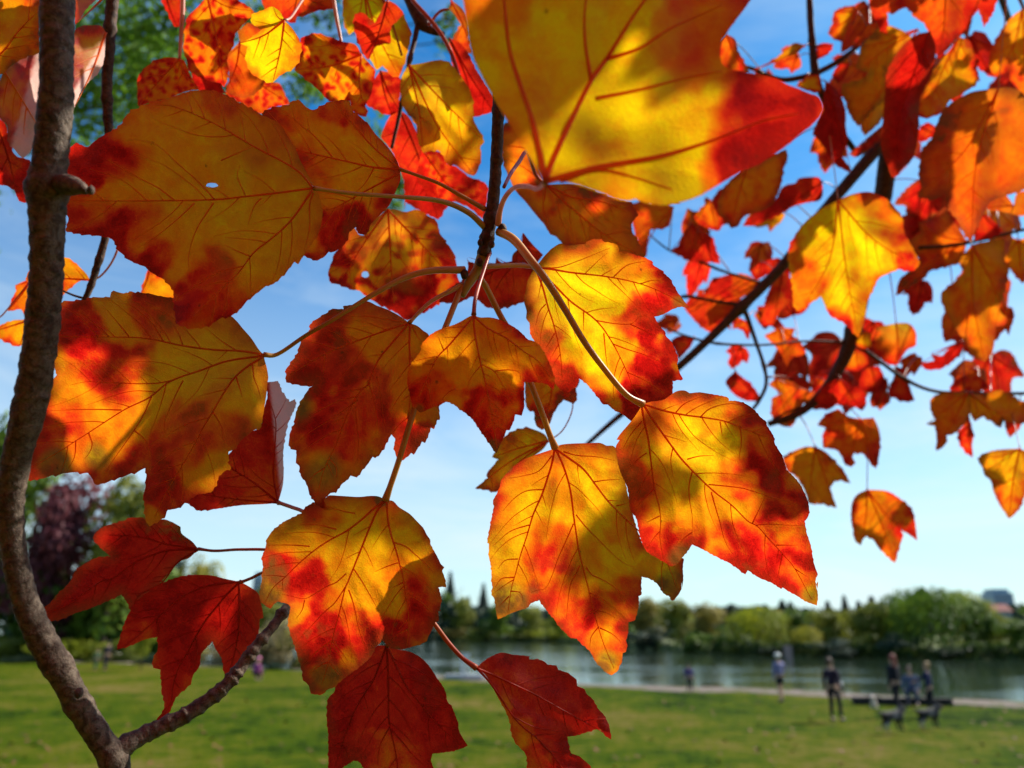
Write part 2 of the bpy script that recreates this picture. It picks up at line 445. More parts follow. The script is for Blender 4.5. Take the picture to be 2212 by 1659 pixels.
        for (bx, by, br) in dead:
            k = 1.0 - math.hypot(P[i, 0] - bx, P[i, 1] - by) / br + nz * .5
            if k > 0: dr_ += min(.8, k * 1.6); r -= min(.3, k * .5)
        g_ = grn * max(0.0, 1 - rb[i] * 1.7 + nz * 0.5)
        tone[i, :3] = (min(1.0, max(0.0, r)), min(1.0, g_), min(1.0, dr_))
    org = Vector(co[0]) if len(co) else Vector()
    org = W(base[0], base[1], float(depth(base)[0]))
    o = mesh_obj('leaf', co, [tuple(f) for f in fo], M_LEAF, branch, origin=org, label=label)
    at = o.data.color_attributes.new('tone', 'FLOAT_COLOR', 'POINT')
    at.data.foreach_set('color', tone.astype(np.float32).ravel())
    # vein ribs standing on the blade
    paths = []
    for c, L, w0, kind in vl:
        dz = depth(c); n = len(c)
        if n < 3: continue
        pw = []; rd = []
        for q in range(n):
            f_ = q / (n - 1); w_ = w0 * 1.65 * (1.0 - 0.75 * f_) * (d / F) * 0.5
            pw.append(W(c[q, 0], c[q, 1], dz[q] - w_ * 0.75)); rd.append(max(w_, 0.00008))
        paths.append((pw, rd))
    V_, F_ = tube(paths, 5)
    vm = vmat or (M_VEIN_DARK if (red > 0.55 or vdark) else M_VEIN)
    mesh_obj('vein', V_, F_, vm, o, origin=org)
    o['dbg'] = key
    LEAVES[key] = dict(o=o, base=base, depth=depth, d=d, org=org, O=O)
    return o
def petiole(key, path, w=(5, 9), mat=None, d_end=None, bow=0.0):
    """stalk from the blade base along the traced path; d_end = depth where it meets the twig (or list of depths)"""
    L = LEAVES[key]; P = [(p[0], p[1]) for p in T(path)]
    d0 = float(L['depth'](L['base'])[0]) - 0.0004
    P = [tuple(L['base'])] + P; n = len(P)
    dl = np.r_[0, np.cumsum([math.dist(P[i], P[i + 1]) for i in range(n - 1)])]; dl /= dl[-1]
    if isinstance(d_end, (list, tuple)): ds = [d0] + list(d_end)
    else: ds = [d0 + ((d_end or d0) - d0) * t - bow * math.sin(math.pi * t) for t in dl]
    A = np.column_stack([np.array(P), ds]); A = catmull(A, 8) if n > 2 else A
    A, _ = resample(A, 7.0); m = len(A); pts = []; rad = []
    for i in range(m):
        t = i / (m - 1); wp = w[0] + (w[1] - w[0]) * (t ** 2.2) * 1.0
        if t < 0.06: wp *= 1.0 + (0.06 - t) * 6
        pts.append(W(A[i, 0], A[i, 1], A[i, 2])); rad.append(wp * 0.5 * A[i, 2] / F)
    V_, F_ = tube([(pts, rad)], 8)
    return mesh_obj('petiole', V_, F_, mat or M_PET, L['o'], origin=L['org'])
def twig(name, branch, pts, mat, nodes=(), rough=0.06, sides=14, step=5.0, label=None):
    """pts: (x, y, depth, width_px) ; nodes: (x, y, swelling, half-length px)"""
    A = catmull(np.array(pts, float), 8) if len(pts) > 2 else np.array(pts, float)
    A, _ = resample(A, step); P = []; Rr = []
    sd_ = pts[0][0] * 0.13
    for i in range(len(A)):
        x, y, d, w = A[i]; k = 1.0
        for (nx, ny, sw, hl) in nodes:
            dd = math.hypot(x - nx, y - ny) / hl
            k += sw * math.exp(-dd * dd)
        r = w * 0.5 * d / F * k; p = W(x, y, d); P.append(p)
        Rr.append([r * (1 + rough * noise.noise(Vector((math.cos(a) * 1.3 + sd_, math.sin(a) * 1.3, i * step / 14.0))) +
                        rough * 0.6 * noise.noise(Vector((math.cos(a) * 3, math.sin(a) * 3 + sd_, i * step / 5.0))))
                   for a in [2 * math.pi * q / sides for q in range(sides)]])
    V_, F_ = tube([(P, Rr)], sides)
    return mesh_obj(name, V_, F_, mat, branch, label=label)
# ================================================================== MAPLE BRANCHES
# ---- bent branch at the left with its forked twig
br_left = empty('maple_branch', W(248, 1640, 0.30), label='thick bent grey-brown maple branch with a forked knobbly twig and dark red leaves', category='branch', group='maple branches')
twig('stem', br_left, [(123, -60, .27, 66), (123, 60, .27, 66), (121, 200, .27, 66), (110, 330, .272, 68), (102, 420, .273, 74), (102, 520, .274, 67), (98, 620, .276, 66),
                       (84, 760, .278, 66), (64, 880, .28, 66), (38, 980, .282, 58), (24, 1080, .284, 50), (29, 1180, .286, 50), (52, 1290, .288, 51),
                       (90, 1380, .291, 56), (137, 1460, .294, 54), (174, 1530, .297, 52), (216, 1595, .30, 50), (250, 1650, .302, 50), (262, 1730, .304, 46)], M_BARK,
     nodes=[(98, 405, .22, 26), (115, 1440, .12, 22), (165, 1525, .12, 16), (248, 1640, .18, 26), (35, 1090, .06, 20)], sides=22, rough=.10)
twig('side_stem', br_left, [(118, 398, .272, 40), (150, 400, .268, 40), (172, 405, .265, 30), (186, 414, .263, 14)], M_BARK, nodes=[(150, 400, .15, 12)], sides=14)
twig('twig', br_left, [(246, 1640, .302, 44), (268, 1612, .305, 44), (310, 1588, .31, 36), (345, 1572, .313, 34), (400, 1545, .317, 33), (450, 1512, .322, 31), (490, 1478, .326, 28),
                       (525, 1435, .332, 26), (560, 1388, .338, 23), (590, 1352, .345, 20), (615, 1318, .352, 20), (660, 1265, .365, 17), (690, 1225, .375, 15)], M_BARK,
     nodes=[(282, 1612, .12, 8), (318, 1584, .16, 5), (338, 1576, .14, 5), (368, 1560, .22, 6), (402, 1545, .22, 5), (430, 1528, .14, 4), (462, 1503, .26, 5), (480, 1490, .2, 4), (500, 1466, .34, 5), (510, 1452, .3, 4), (538, 1418, .36, 6),
            (548, 1405, .28, 4), (566, 1380, .34, 5), (590, 1352, .12, 4), (608, 1326, .42, 6)], sides=16, rough=.14)
# small bud scars on the twig
def bud(parent, x, y, d, r, mat, name='bud'):
    bm = bmesh.new(); bmesh.ops.create_icosphere(bm, subdivisions=2, radius=1)
    c = W(x, y, d); rr = r * d / F
    vs = [c + Vector((v.co.x * rr, v.co.y * rr, v.co.z * rr * 1.35)) * (1 + 0.2 * noise.noise(v.co * 1.7 + Vector((x, y, 0)))) for v in bm.verts]
    fs = [tuple(v.index for v in f.verts) for f in bm.faces]; bm.free()
    return mesh_obj(name, vs, fs, mat, parent)
bud(br_left, 196, 411, .262, 8, M_BARK, 'bud')
bud(br_left, 170, 1497, .288, 9, M_BARK)

# ---- hanging twig in the middle with the large yellow and orange leaves
br_mid = empty('maple_branch', W(1075, 225, .37), label='dark twig hanging in the middle with the large yellow and orange leaves', category='branch', group='maple branches')
twig('stem', br_mid, [(1092, -120, .40, 30), (1085, 60, .385, 28), (1077, 225, .37, 27), (1073, 330, .37, 25), (1066, 430, .37, 26), (1055, 500, .37, 28), (1044, 555, .37, 26)], M_TWIG,
     nodes=[(1076, 240, .12, 7), (1070, 345, .12, 8), (1066, 395, .1, 6), (1060, 470, .22, 9), (1052, 515, .28, 7), (1046, 545, .25, 7)], sides=16, rough=.16)
twig('shoot', br_mid, [(1044, 550, .37, 26), (1030, 585, .37, 22), (1012, 612, .368, 20), (998, 640, .366, 13)], M_PET_GREEN, nodes=[(1010, 600, .18, 8)], sides=12, rough=.03)
bud(br_mid, 1085, 494, .368, 10, M_TWIG); bud(br_mid, 1037, 524, .366, 6, M_TWIG); bud(br_mid, 1062, 528, .364, 7, M_TWIG)
bud(br_mid, 1003, 592, .366, 9, M_TWIG); bud(br_mid, 1036, 566, .366, 8, M_TWIG)

build_leaf('A', br_mid, "p3 500,1445 620,1440 720,1455 870,1505 960,1535 1060,1580 1170,1590 1210,1575 1300,1610 1440,1625 1580,1600 1720,1550 1900,1445 2000,1385 2075,1345 2190,1300 2360,1190 2510,1070 2640,960 2697,870 2670,780 2580,735 2460,690 2310,620 2180,590 2075,570 1960,550 1885,485 1890,340 1930,270 1990,180 2060,90 2120,0 2190,-150 2210,-420 2060,-900* 1700,-780 1400,-560 1150,-520 900,-600 500,-760 80,-820* -60,-500 -170,-200 -150,0 -120,220 -80,430 -10,590 80,760 160,900 240,1030 330,1180 400,1290 450,1380",
  .225, gx=.10, gy=-.25, step=9, teeth=0.8, vw=9, red=.05, edge=.22, blot=.08, wave=1.3, bulge=.6,
  veins=["p3 500,1440 560,1260 700,960 860,640 1000,440 1270,20 1700,-500", "p3 500,1440 900,1330 1400,1240 1800,1120 2212,960 2500,900", "p3 500,1440 400,980 300,680 215,400 170,0 120,-500",
         "p3 860,640 810,300 820,0 900,-300", "p3 980,470 1250,380 1500,220 1900,40", "p3 900,780 1250,710 1600,620 1900,560", "p3 620,1440 900,1350 1150,1390 1500,1500"], sec=False,
  blobs=[(1690, 250, 190, .75), (1560, 50, 170, .45), (1590, 380, 120, .4), (1080, 0, 90, .3), (1700, 300, 120, .4)], label='very large translucent yellow leaf close to the lens, red on its right lobe')
petiole('A', "d 1160,408 1138,402 1112,405 1092,425 1080,455 1076,485", (9, 15), M_PET_PINK, [.24, .27, .31, .34, .36, .368])
build_leaf('B', br_mid, "p2 470,1490 520,1560 540,1660 p6 548,130 535,250 500,370* 490,375 440,450 390,520 350,585* 320,565 260,640 190,710 145,745* 100,755 0,830 p5 1960,870 1900,940 1830,990 1750,1010 1650,1070 1540,1090 1470,1080* 1395,1055 1385,960 1377,850 1370,780 1340,740 1290,700 1200,650 1150,605 1040,560 940,470 890,380 830,370 760,355 640,345 520,320 p1 540,1720 440,1600* 470,1430 500,1250 600,1130 690,1165 760,1110 850,1055 950,1000 1010,905 1090,860 1200,815 1300,790 1400,755 1500,725 1600,715 1700,722 1780,750 1900,820 2000,870 2081,915 p2 200,980 270,1080 330,1180 370,1280 420,1370 450,1430",
  .325, gx=-.03, gy=-.12, holes=[(458, 400, 13, 5)], red=.25, edge=.5, grn=.35, blot=.35,
  veins=["p1 2470,1490 2212,1525 1900,1560 1700,1580 1200,1590 700,1590 480,1592", "p6 460,0 300,230 140,380 0,490 p5 1880,660 1700,830 1520,1010", "p1 2480,1490 2340,1340 2011,1160 1700,980 1400,850 1220,825", "p6 470,20 440,120 440,300 400,460",
         "p1 1700,1580 1560,1430 1400,1290 1230,1140 1010,1100", "p1 1380,1585 1240,1480 1100,1410 860,1270", "p5 1690,100 1560,300 1500,480 1490,620", "p5 1540,100 1400,230 1200,390 1080,460", "p1 1750,1270 2000,1160", "p5 1980,520 1880,480 1780,430", "p5 2070,60 2010,130 1960,280", "p1 1940,1540 1880,1400 1900,1310"],
  blobs=[(450, 640, 95, .65), (345, 560, 50, .4), (300, 480, 60, .25), (210, 330, 90, .45), (200, 460, 80, .35), (470, 215, 60, .3), (180, 380, 60, .35)], label='broad orange leaf left of the twig with greenish centre and dark red tip')
petiole('B', "d 760,418 860,425 950,434 1010,458 1046,490", (8, 14), M_PET, .369, bow=.004)
build_leaf('C', br_mid, "p2 1155,1340 1160,1420 1130,1500 1080,1610 p6 1060,130 1000,190 930,260 890,350* 830,340 810,290 760,320 720,420 650,475 600,480 560,520 500,556* 450,540 400,510 380,400 450,250 480,0 p2 300,1200 150,1050 60,900 140,860 280,830 310,800 360,810 450,870 520,850 600,810 700,795 755,800* 780,880 830,920 900,980 960,1060 1010,1110 1080,1190 1130,1270",
  .362, gx=-.03, gy=-.05, red=.28, edge=.45, blot=.3, dry=.15,
  veins=["p2 1155,1340 950,1325 700,1270 350,1190 150,1130", "p2 1150,1330 950,1170 780,980 640,820", "p2 1155,1370 1000,1450 850,1530 600,1660 p6 500,100", "p2 800,1570 p6 790,60 740,250", "p2 620,1240 480,1080 380,1000 200,850", "p2 950,1330 880,1450 800,1530"],
  blobs=[(740, 510, 90, .6), (830, 480, 50, .3), (720, 240, 40, .3)])
petiole('C', "d 905,380 950,397 1000,425 1048,452", (7, 12), M_PET, .370, bow=.003)
build_leaf('D', br_mid, "p5 2090,1300 2050,1260 1990,1170 1920,1090 1870,1030 1800,980 1600,930 1400,860 1280,840 1170,815 1100,815 1025,798* 1000,815 880,805* 870,845 780,848 690,850* 680,865 590,875 530,880 475,890* 460,950 430,1100 415,1250 420,1350 450,1460* 400,1545 390,1580 340,1660 p9 300,300 270,500 240,680 225,790* 300,775 360,765 420,745 520,728 600,722 700,728 730,770 760,822* 830,805 900,780 1000,745 1150,690 1160,750 1150,850 1130,940* 1145,960 1150,1080 1180,1150* 1290,1085 1330,1020 1395,1012* 1470,960 1560,900 1680,870 1740,740 1830,690* 1800,640 1810,560 1865,540* 1900,480 1990,400 2060,370 2070,330 2090,230 2110,100 2120,0 p5 2125,1480 2112,1400 2095,1340",
  .348, gx=-.10, gy=.02, dead=[(120, 1005, 45), (210, 985, 35)], red=.27, edge=.45, grn=.3, blot=.45, dry=.2,
  veins=["p5 2090,1300 1900,1270 1700,1262 1450,1230 1150,1170 860,1160 640,1158 430,1150", "p5 2070,1310 1800,1350 1600,1420 1350,1510 1180,1640 p9 980,230 700,410 450,570 240,690", "p5 2080,1320 1950,1400 1850,1490 1760,1620 p9 1680,250 1600,380 1550,480 1400,740 1320,880 1225,1075", "p9 1200,120 1130,280 1060,390 1000,480 900,620 830,730",
         "p5 1380,1500 1250,1525 1100,1530 850,1520 680,1515 560,1540", "p5 2000,1380 2010,1480 2040,1560 2070,1660", "p5 860,1155 750,1060 620,950", "p5 1020,1155 900,1010 830,930", "p5 1290,1190 1200,1050 1050,920 960,890", "p5 1445,1220 1420,1150 1380,1080", "p5 1860,1260 1750,1190 1620,1080",
         "p9 960,230 700,225 400,235", "p9 700,410 730,500 700,580 660,620", "p9 1060,390 1150,470 1190,600", "p9 1680,240 1750,360 1780,500", "p9 600,470 590,600 540,690", "p5 1450,1505 1400,1600 p9 1310,300 1300,400", "p5 1870,1480 1920,1640"],
  blobs=[(240, 785, 95, .6), (178, 700, 75, .55), (330, 660, 80, .5), (390, 950, 85, .45), (350, 1060, 60, .4), (480, 930, 80, .4), (130, 900, 60, .3), (90, 1000, 60, .2)], label='large three-lobed orange and red leaf at the left, held on a long arching stalk')
petiole('D', "d 600,765 660,725 720,690 800,640 870,602 930,585 1003,583", (9, 17), M_PET, [.345, .342, .341, .345, .352, .358, .368])
build_leaf('F', br_mid, "p6 1230,1050 1290,1070 1340,1110 1390,1160 1400,1350 1500,1500 p10 1560,120 1470,180 1470,290 1450,310* 1425,382* 1400,370 1380,430 1355,492* 1330,480 1265,585* 1245,570 1180,630* 1150,610 1130,590 1110,530 1120,460 1085,420 1060,470 1010,560 960,612* 940,600 905,655* 870,690 815,765* 765,750 730,790 680,830 650,888* 620,880 580,910 550,945 560,975 600,995 655,995* 620,1015 560,1015 510,975 470,940 440,880 410,800 370,750* 365,680 340,650 335,550 290,540* 280,460 290,400 320,340 330,260* 370,170 430,70 465,40 p6 460,1550 380,1545 320,1530 255,1520* 260,1420 290,1370 350,1280 380,1180 445,1100 450,1060 510,1010* 580,970 590,950* 640,940 710,940 705,915* 790,905 860,880 910,880 970,910* 1050,940 1130,980 1190,1020",
  .343, gx=.02, gy=-.12, teeth=2.0, dead=[(700, 1010, 60), (650, 880, 40)], red=.42, edge=.35, dry=.3, blot=.5, grn=.1,
  veins=["p6 1230,1050 1100,1090 900,1160 740,1220 590,1280 430,1370 280,1460", "p6 1220,1060 1100,1200 980,1350 900,1540 p10 860,60 760,220 640,520 560,690 500,900", "p6 1235,1060 1230,1200 1235,1350 p10 1240,80 1220,300 1210,420 1180,600", "p6 1200,1045 1000,1010 860,995 720,1000", "p10 820,150 700,240 600,310 450,400 330,500", "p10 800,200 815,350 825,480 820,640",
         "p6 920,1530 840,1575 p10 700,75 600,100", "p10 600,620 650,680 655,770", "p10 560,690 480,740 430,800", "p6 760,1210 640,1130 560,1090", "p10 900,0 950,160 975,350 960,430", "p6 1250,1070 1290,1150 1330,1200", "p6 560,1290 550,1450"],
  blobs=[(700, 800, 90, .45), (740, 920, 120, .4), (850, 960, 80, .35), (650, 940, 70, .35), (640, 820, 40, .3), (900, 950, 60, .4), (700, 690, 50, .35)], label='brownish orange leaf with dark saw-toothed edge and speckled tip')
petiole('F', "d 905,675 930,652 960,635 1000,615", (8, 11), M_PET, .368)
build_leaf('G', br_mid, "p6 1740,985 1790,1005 1870,1005 1950,1025 2040,1070 2110,1120 2170,1180 2230,1200 p7 480,1270 530,1370 560,1450 572,1520 560,1580* 540,1555 500,1530 440,1520 350,1515 p11 330,20 330,210* 310,275* 260,265 240,330 215,390* 190,390 160,460 140,500 110,575* p10 1880,520 1840,460 1790,390 1720,290 1640,230 1545,165 1480,185 1400,215 1325,250* 1260,200 1240,130 1225,60 1215,0 p6 1215,1500 1230,1400 1280,1330 1320,1270 1330,1220 1370,1170 1440,1115 1530,1080 1590,1060 1650,1030 1700,1000",
  .324, gx=.05, gy=-.22, teeth=1.2, dead=[(905, 885, 14), (1068, 965, 18)], red=.24, edge=.35, blot=.25, curl=.10,
  veins=["p6 1740,985 1745,1100 1780,1300 1830,1510 p10 1850,100 1890,300 1925,540", "p6 1735,1000 1660,1090 1540,1230 1460,1310 1400,1420 1340,1560 p10 1310,120", "p6 1745,1000 1850,1090 2000,1170 2130,1270 p7 440,1350 530,1470", "p6 1810,1380 1910,1440 1980,1560 p10 2050,120", "p6 1910,1430 2020,1420 2100,1440 2110,1500", "p6 1800,1380 1720,1480 1690,1560", "p10 1880,260 2000,320", "p6 1500,1260 1460,1160", "p6 1430,1380 1330,1370", "p10 1600,60 1540,90 1480,150"],
  blobs=[(1165, 820, 50, .45), (1070, 910, 90, .5), (930, 860, 60, .2), (1110, 860, 40, .3), (900, 830, 30, .2)], label='small drooping golden leaf at the centre with red lower tip')
petiole('G', "d 1026,650 1034,618 1048,575 1058,545", (9, 8), M_PET_RED, [.335, .348, .36, .370])
build_leaf('H', br_mid, "p6 1060,150 1120,150 1200,170 1280,150 1330,170 1390,210 1450,250 1460,310 1500,390 1560,460 1600,560* 1600,620 1620,720 1640,790 1580,860 1470,890 1300,990 1215,1030* 1130,970 1000,900 940,870 880,830 830,790 790,790* 700,755 600,720* 590,640 620,560 640,500 690,430 700,380 760,300 800,300* 830,350 870,355 880,300 950,225 1000,190",
  .50, gx=.05, gy=-.1, holes=[(789, 593, 8, 7)], red=.30, edge=.55, blot=.5, spot=.8, grn=.4, veins=["p6 1060,150 1075,400 1090,700 1110,900", "p6 1060,150 960,290 850,450 750,620 690,700", "p6 1060,150 1200,300 1350,450 1500,620"],
  blobs=[(740, 560, 45, .5), (960, 540, 40, .45), (900, 620, 60, .45), (880, 670, 50, .3), (930, 600, 40, .2)])
build_leaf('I', br_mid, "p7 415,605 450,570 480,530 540,465* 600,425 630,420 660,437* 740,430 815,425 820,410* 870,390 945,385* 955,405 1010,415 1060,430 1085,462* 1080,485 1150,490 1210,512* 1290,535 1350,570* 1350,590 1430,640 1440,660 1500,712* 1500,730 1530,780 1560,830 1600,880 1637,928* 1560,920 1500,942* 1430,980 1360,1000 1370,1020 1400,1070 1450,1130* 1450,1150 1500,1202* 1530,1280 1550,1342* 1540,1370 1555,1430 1588,1495* 1540,1500 1505,1510 1503,1620 p11 1490,120 1400,180 1250,270 1175,318* 1150,295 1110,265 1080,248* 1050,235 990,187* 950,180 925,143* 860,60 800,0 p7 765,1490 740,1560 p11 720,55 680,98* 650,85 600,50 565,0 p7 550,1440 540,1400 500,1320 460,1250 410,1192* 380,1130 372,1050* 345,1010 350,960 330,890 328,840* 345,780 355,720 385,660",
  .382, gx=-.05, gy=.0, teeth=1.3, dead=[(1470, 652, 22), (1250, 850, 16)], red=.06, edge=.62, grn=.35, blot=.35, dry=.1,
  veins=["p7 420,610 550,625 700,650 1000,685 1250,740 1450,820 1600,905", "p7 430,620 560,740 700,880 900,1030 1030,1210 1150,1450 1190,1560 p11 1270,160", "p7 430,640 480,780 520,930 560,1050 600,1210 620,1330 630,1480", "p7 440,610 600,610 750,560 900,500 1010,455", "p7 1040,682 1130,600 1200,575 1290,560", "p7 900,1030 1050,1055 1180,1055 1240,1000 1300,990",
         "p7 1030,1215 1150,1260 1250,1290 1350,1330 1450,1380", "p7 570,1130 530,1200 500,1250", "p7 500,900 450,960 420,1070", "p7 800,960 800,1110", "p7 960,1130 975,1290 990,1400", "p7 1250,740 1350,710 1420,720", "p7 470,700 440,850", "p7 1170,1060 1300,1120 1400,1180", "p7 1190,1540 1300,1550"],
  blobs=[(1445, 650, 70, .6), (1400, 690, 60, .55), (1430, 760, 60, .6), (1420, 860, 100, .7), (1165, 770, 60, .7), (1200, 830, 60, .55), (1340, 790, 60, .2), (1340, 880, 60, .3)], label='sunlit yellow leaf with red toothed margin right of the twig')
petiole('I', "d 1120,573 1085,574 1042,576", (10, 12), M_PET, .368)
build_leaf('J', br_mid, "p11 1270,185 1330,165 1430,150 1490,110 1540,80 1600,75 1640,97* 1720,90 1800,102* 1870,115 1940,130 1950,158* 2020,160 2100,190 2160,240 2212,300 p12 160,310 180,360* 230,440 240,500 290,580 320,660 330,702* 380,750 440,820 470,880 500,950 512,1030 500,1080 475,1112* 490,1200 520,1290 530,1340 545,1430* 560,1480 580,1530* 560,1580 578,1650 p16 582,180* 565,210 580,290 572,372* 500,345 440,310 390,282* 300,230 290,243* 230,200 170,175* 110,150 40,100 p11 2100,1500 2080,1533* 1970,1450 1860,1395* 1760,1340 1660,1295 1620,1350 1580,1400 1540,1450 1500,1468* 1450,1440 1400,1410 1330,1370 1290,1330 1250,1240 1220,1090 1170,1020 1160,930 1150,850 1110,760 1080,680 1060,580 1055,520 1085,468* 1060,465* 1090,420 1150,350 1200,290 1240,230",
  .346, gx=.0, gy=-.03, teeth=1.0, dead=[(1752, 1285, 32), (1470, 1200, 30)], red=.12, edge=.55, blot=.5, grn=.15, dry=.12, bulge=1.2,
  veins=["p11 1275,185 1350,210 1450,240 1600,270 1750,290 1900,315 2000,350 2200,430 p12 200,460 250,560", "p11 1275,190 1350,310 1450,450 1560,600 1650,700 1750,800 1850,890 1980,990 2100,1110 p12 100,1150 200,1260 300,1370 400,1490 530,1730", "p11 1260,200 1280,320 1310,450 1335,650 1360,850 1395,980 1410,1100 1405,1250 1430,1400",
         "p11 1790,820 1900,830 2060,850 2160,880 p12 170,905 400,970", "p11 1660,720 1635,830 1640,950 1660,1070 1660,1190", "p11 1810,880 1850,1020 1880,1120 1920,1270 1980,1370", "p11 1660,1200 1600,1240 1560,1290", "p11 1300,570 1230,620 1170,690", "p11 1260,320 1170,430 1110,540", "p11 1510,520 1490,630 1510,760", "p11 1360,860 1280,930 1210,1020",
         "p11 1400,1070 1300,1120", "p11 1620,620 1720,595 1830,590", "p11 1720,290 1800,220 1950,180 2100,200", "p11 1530,250 1600,180 1740,120", "p11 2040,360 2050,480 2030,620", "p12 250,1300 420,1300", "p12 300,1370 260,1560", "p12 60,1130 170,900", "p11 1880,320 1900,440", "p12 400,1490 480,1540"],
  blobs=[(1650, 950, 85, .5), (1610, 1020, 55, .4), (1710, 1100, 70, .35), (1620, 1195, 75, .5), (1720, 1240, 60, .45), (1375, 1030, 40, .6), (1420, 1180, 60, .6), (1600, 900, 40, .25), (1740, 1190, 60, .3)],
  label='largest leaf of the lower right, orange blotched with red, on a long stalk crossing the sunlit leaf')
petiole('J', "d 1350,850 1300,790 1260,735 1220,668 1180,605 1145,560 1110,518 1078,500", (13, 20), M_PET, [.342, .340, .339, .341, .344, .350, .360, .369])
build_leaf('K', br_mid, "p11 575,530 620,505 720,495 850,492 930,490 980,512* 1050,525 1100,650 1150,900 1230,1200 1300,1330 1450,1400 1585,1405 1595,1420* 1585,1470 1590,1575* 1580,1640 p15 1575,190 1570,250 1540,300 1500,335* 1480,300 1430,275* 1400,220 1340,165 1260,145 1255,220 1258,288* 1235,300 1235,380 1210,470 1202,492* 1155,505* 1150,600 1135,640 1147,692* 1135,740* 1110,750 1105,820* 1085,850 1070,890 1020,925* 960,890 950,870 900,820 870,770* 840,720 780,670 745,630 700,632* 660,590 610,540 560,470* 500,400 450,330 390,350 350,392* 290,410 210,440 150,470 120,482* 105,400 95,320 70,290* 80,230 75,200 70,80 p11 68,1460 50,1390* 50,1290 37,1282* 55,1180 70,1100 90,1000 83,942* 110,900 140,830 145,790* 200,720 240,680 330,620 420,585 540,545",
  .372, gx=.02, gy=-.04, teeth=1.2, dead=[(1095, 1300, 50), (1440, 1260, 45), (1310, 1430, 30)], red=.15, edge=.42, blot=.45, dry=.25,
  veins=["p11 575,535 630,650 680,800 705,930 720,1060 740,1200 760,1330 800,1500 840,1650 p15 870,380 900,490 960,680 1040,870", "p11 570,540 550,650 520,750 470,900 400,1060 350,1230 300,1380 260,1530 p15 230,230 200,430", "p11 580,540 680,610 800,700 900,830 1000,960 1130,1090 1250,1200 1350,1320 1450,1420 1540,1640",
         "p11 770,1460 740,1530 700,1600 p15 680,300 665,470", "p11 820,1480 870,1540 940,1570 1050,1640 p15 1120,320 1180,390", "p11 740,1060 820,1160 900,1240 1030,1370 1130,1450 1200,1470", "p11 720,1130 650,1290 600,1400 550,1540 500,1640 p15 440,250 380,270", "p11 880,800 980,785 1090,780", "p11 480,860 350,870 250,930 160,1030", "p11 370,1140 220,1190 90,1300",
         "p11 280,1410 180,1420 120,1490", "p11 550,590 450,710 330,750 210,770", "p11 640,560 750,590 900,600 1050,630", "p15 880,410 820,460 790,530", "p15 890,410 980,430 1050,470", "p15 920,540 860,620 850,700", "p15 930,550 1030,600 1100,670", "p15 210,300 130,380", "p15 220,260 300,270 320,340", "p11 1060,990 1150,970", "p15 250,150 150,160 100,230"],
  blobs=[(1180, 1180, 60, .4), (1080, 1120, 60, .25), (1310, 1320, 60, .4), (1375, 1150, 60, .35), (1360, 1270, 50, .4), (1250, 1300, 60, .3), (1340, 1380, 40, .3), (1200, 1300, 60, .2)], label='amber leaf hanging point down, lower centre right, crossed by a soft shadow')
petiole('K', "d 1186,935 1172,895 1155,850 1135,800 1108,730 1080,680 1050,620 1034,596", (13, 13), M_PET, [.371, .370, .370, .372, .374, .374, .372, .370])
build_leaf('L', br_mid, "p10 1040,945 1100,950 1150,1000 1230,1050 1290,1110 1340,1162* 1370,1220 1395,1255* 1400,1300 1440,1370 1470,1430* 1480,1450 1508,1475* 1490,1500 1510,1560 1522,1635* 1490,1630 p14 1460,230 1475,280 1487,325* 1470,400 1480,412* 1460,420 1465,490* 1430,510 1415,550 1390,600 1355,662* 1280,690 1200,710 1100,715 1060,680 1010,640 990,680 960,700 930,770 870,830 700,960 635,1020* 580,1040 540,1075 450,1072* 430,1000 385,960* 380,880 350,790 320,680 290,600 270,515* 280,450 290,380 280,365 190,340 160,360 128,398* 70,355 45,300 60,200 70,80 p10 75,1480 65,1400 90,1330 102,1250* 140,1192* 250,1110 375,1050 380,1030 440,980 520,950 600,905* 720,912 830,918 920,910 990,915",
  .337, gx=.02, gy=-.04, teeth=1.4, dead=[(585, 1270, 38), (700, 1460, 40)], red=.22, edge=.42, blot=.4, dry=.35,
  veins=["p10 1040,945 950,1010 850,1100 730,1190 600,1260 480,1340 350,1450 250,1550 150,1640 p14 85,350", "p10 1040,950 980,1020 920,1150 860,1300 800,1450 740,1600 p14 720,240 670,450 620,640 590,820 540,990", "p10 1050,950 1060,1100 1085,1220 1120,1330 1150,1440 1180,1560 p14 1200,300 1220,400 1225,560 1210,690",
         "p14 720,230 640,350 550,430 430,560 310,680", "p14 730,120 650,190 580,220 480,280 400,320 300,300 200,280", "p14 750,250 790,370 820,520 850,620 900,740", "p10 1110,1280 1200,1310 1270,1370 1340,1430 1430,1530", "p10 790,1490 850,1580 p14 900,260 990,420", "p14 620,650 530,710 450,780 390,850", "p14 620,650 680,720 740,810",
         "p14 590,820 520,850 440,910", "p14 595,820 640,880 690,940", "p14 400,330 380,410 330,480", "p10 440,1310 300,1300 110,1300", "p10 650,1175 500,1140 350,1140", "p10 800,1050 700,1030 600,1000", "p10 1140,1440 1050,1470 960,1510", "p14 1180,190 1100,230", "p14 1220,560 1140,600 1090,650", "p14 1220,280 1330,350 1400,420"],
  blobs=[(650, 1245, 60, .6), (900, 1275, 60, .5), (920, 1330, 60, .4), (680, 1385, 70, .5), (790, 1370, 70, .6), (830, 1400, 60, .6), (860, 1250, 60, .2), (700, 1300, 40, .2), (930, 1220, 40, .35), (660, 1450, 70, .35), (590, 1220, 30, .3)], label='amber leaf with red blotches, lower centre left, its stalk coming straight from above')
petiole('L', "d 843,1050 860,1000 875,950 890,900 905,850 940,760 965,700 985,650 1000,615", (13, 13), M_PET, [.338, .339, .340, .342, .345, .352, .358, .364, .368])
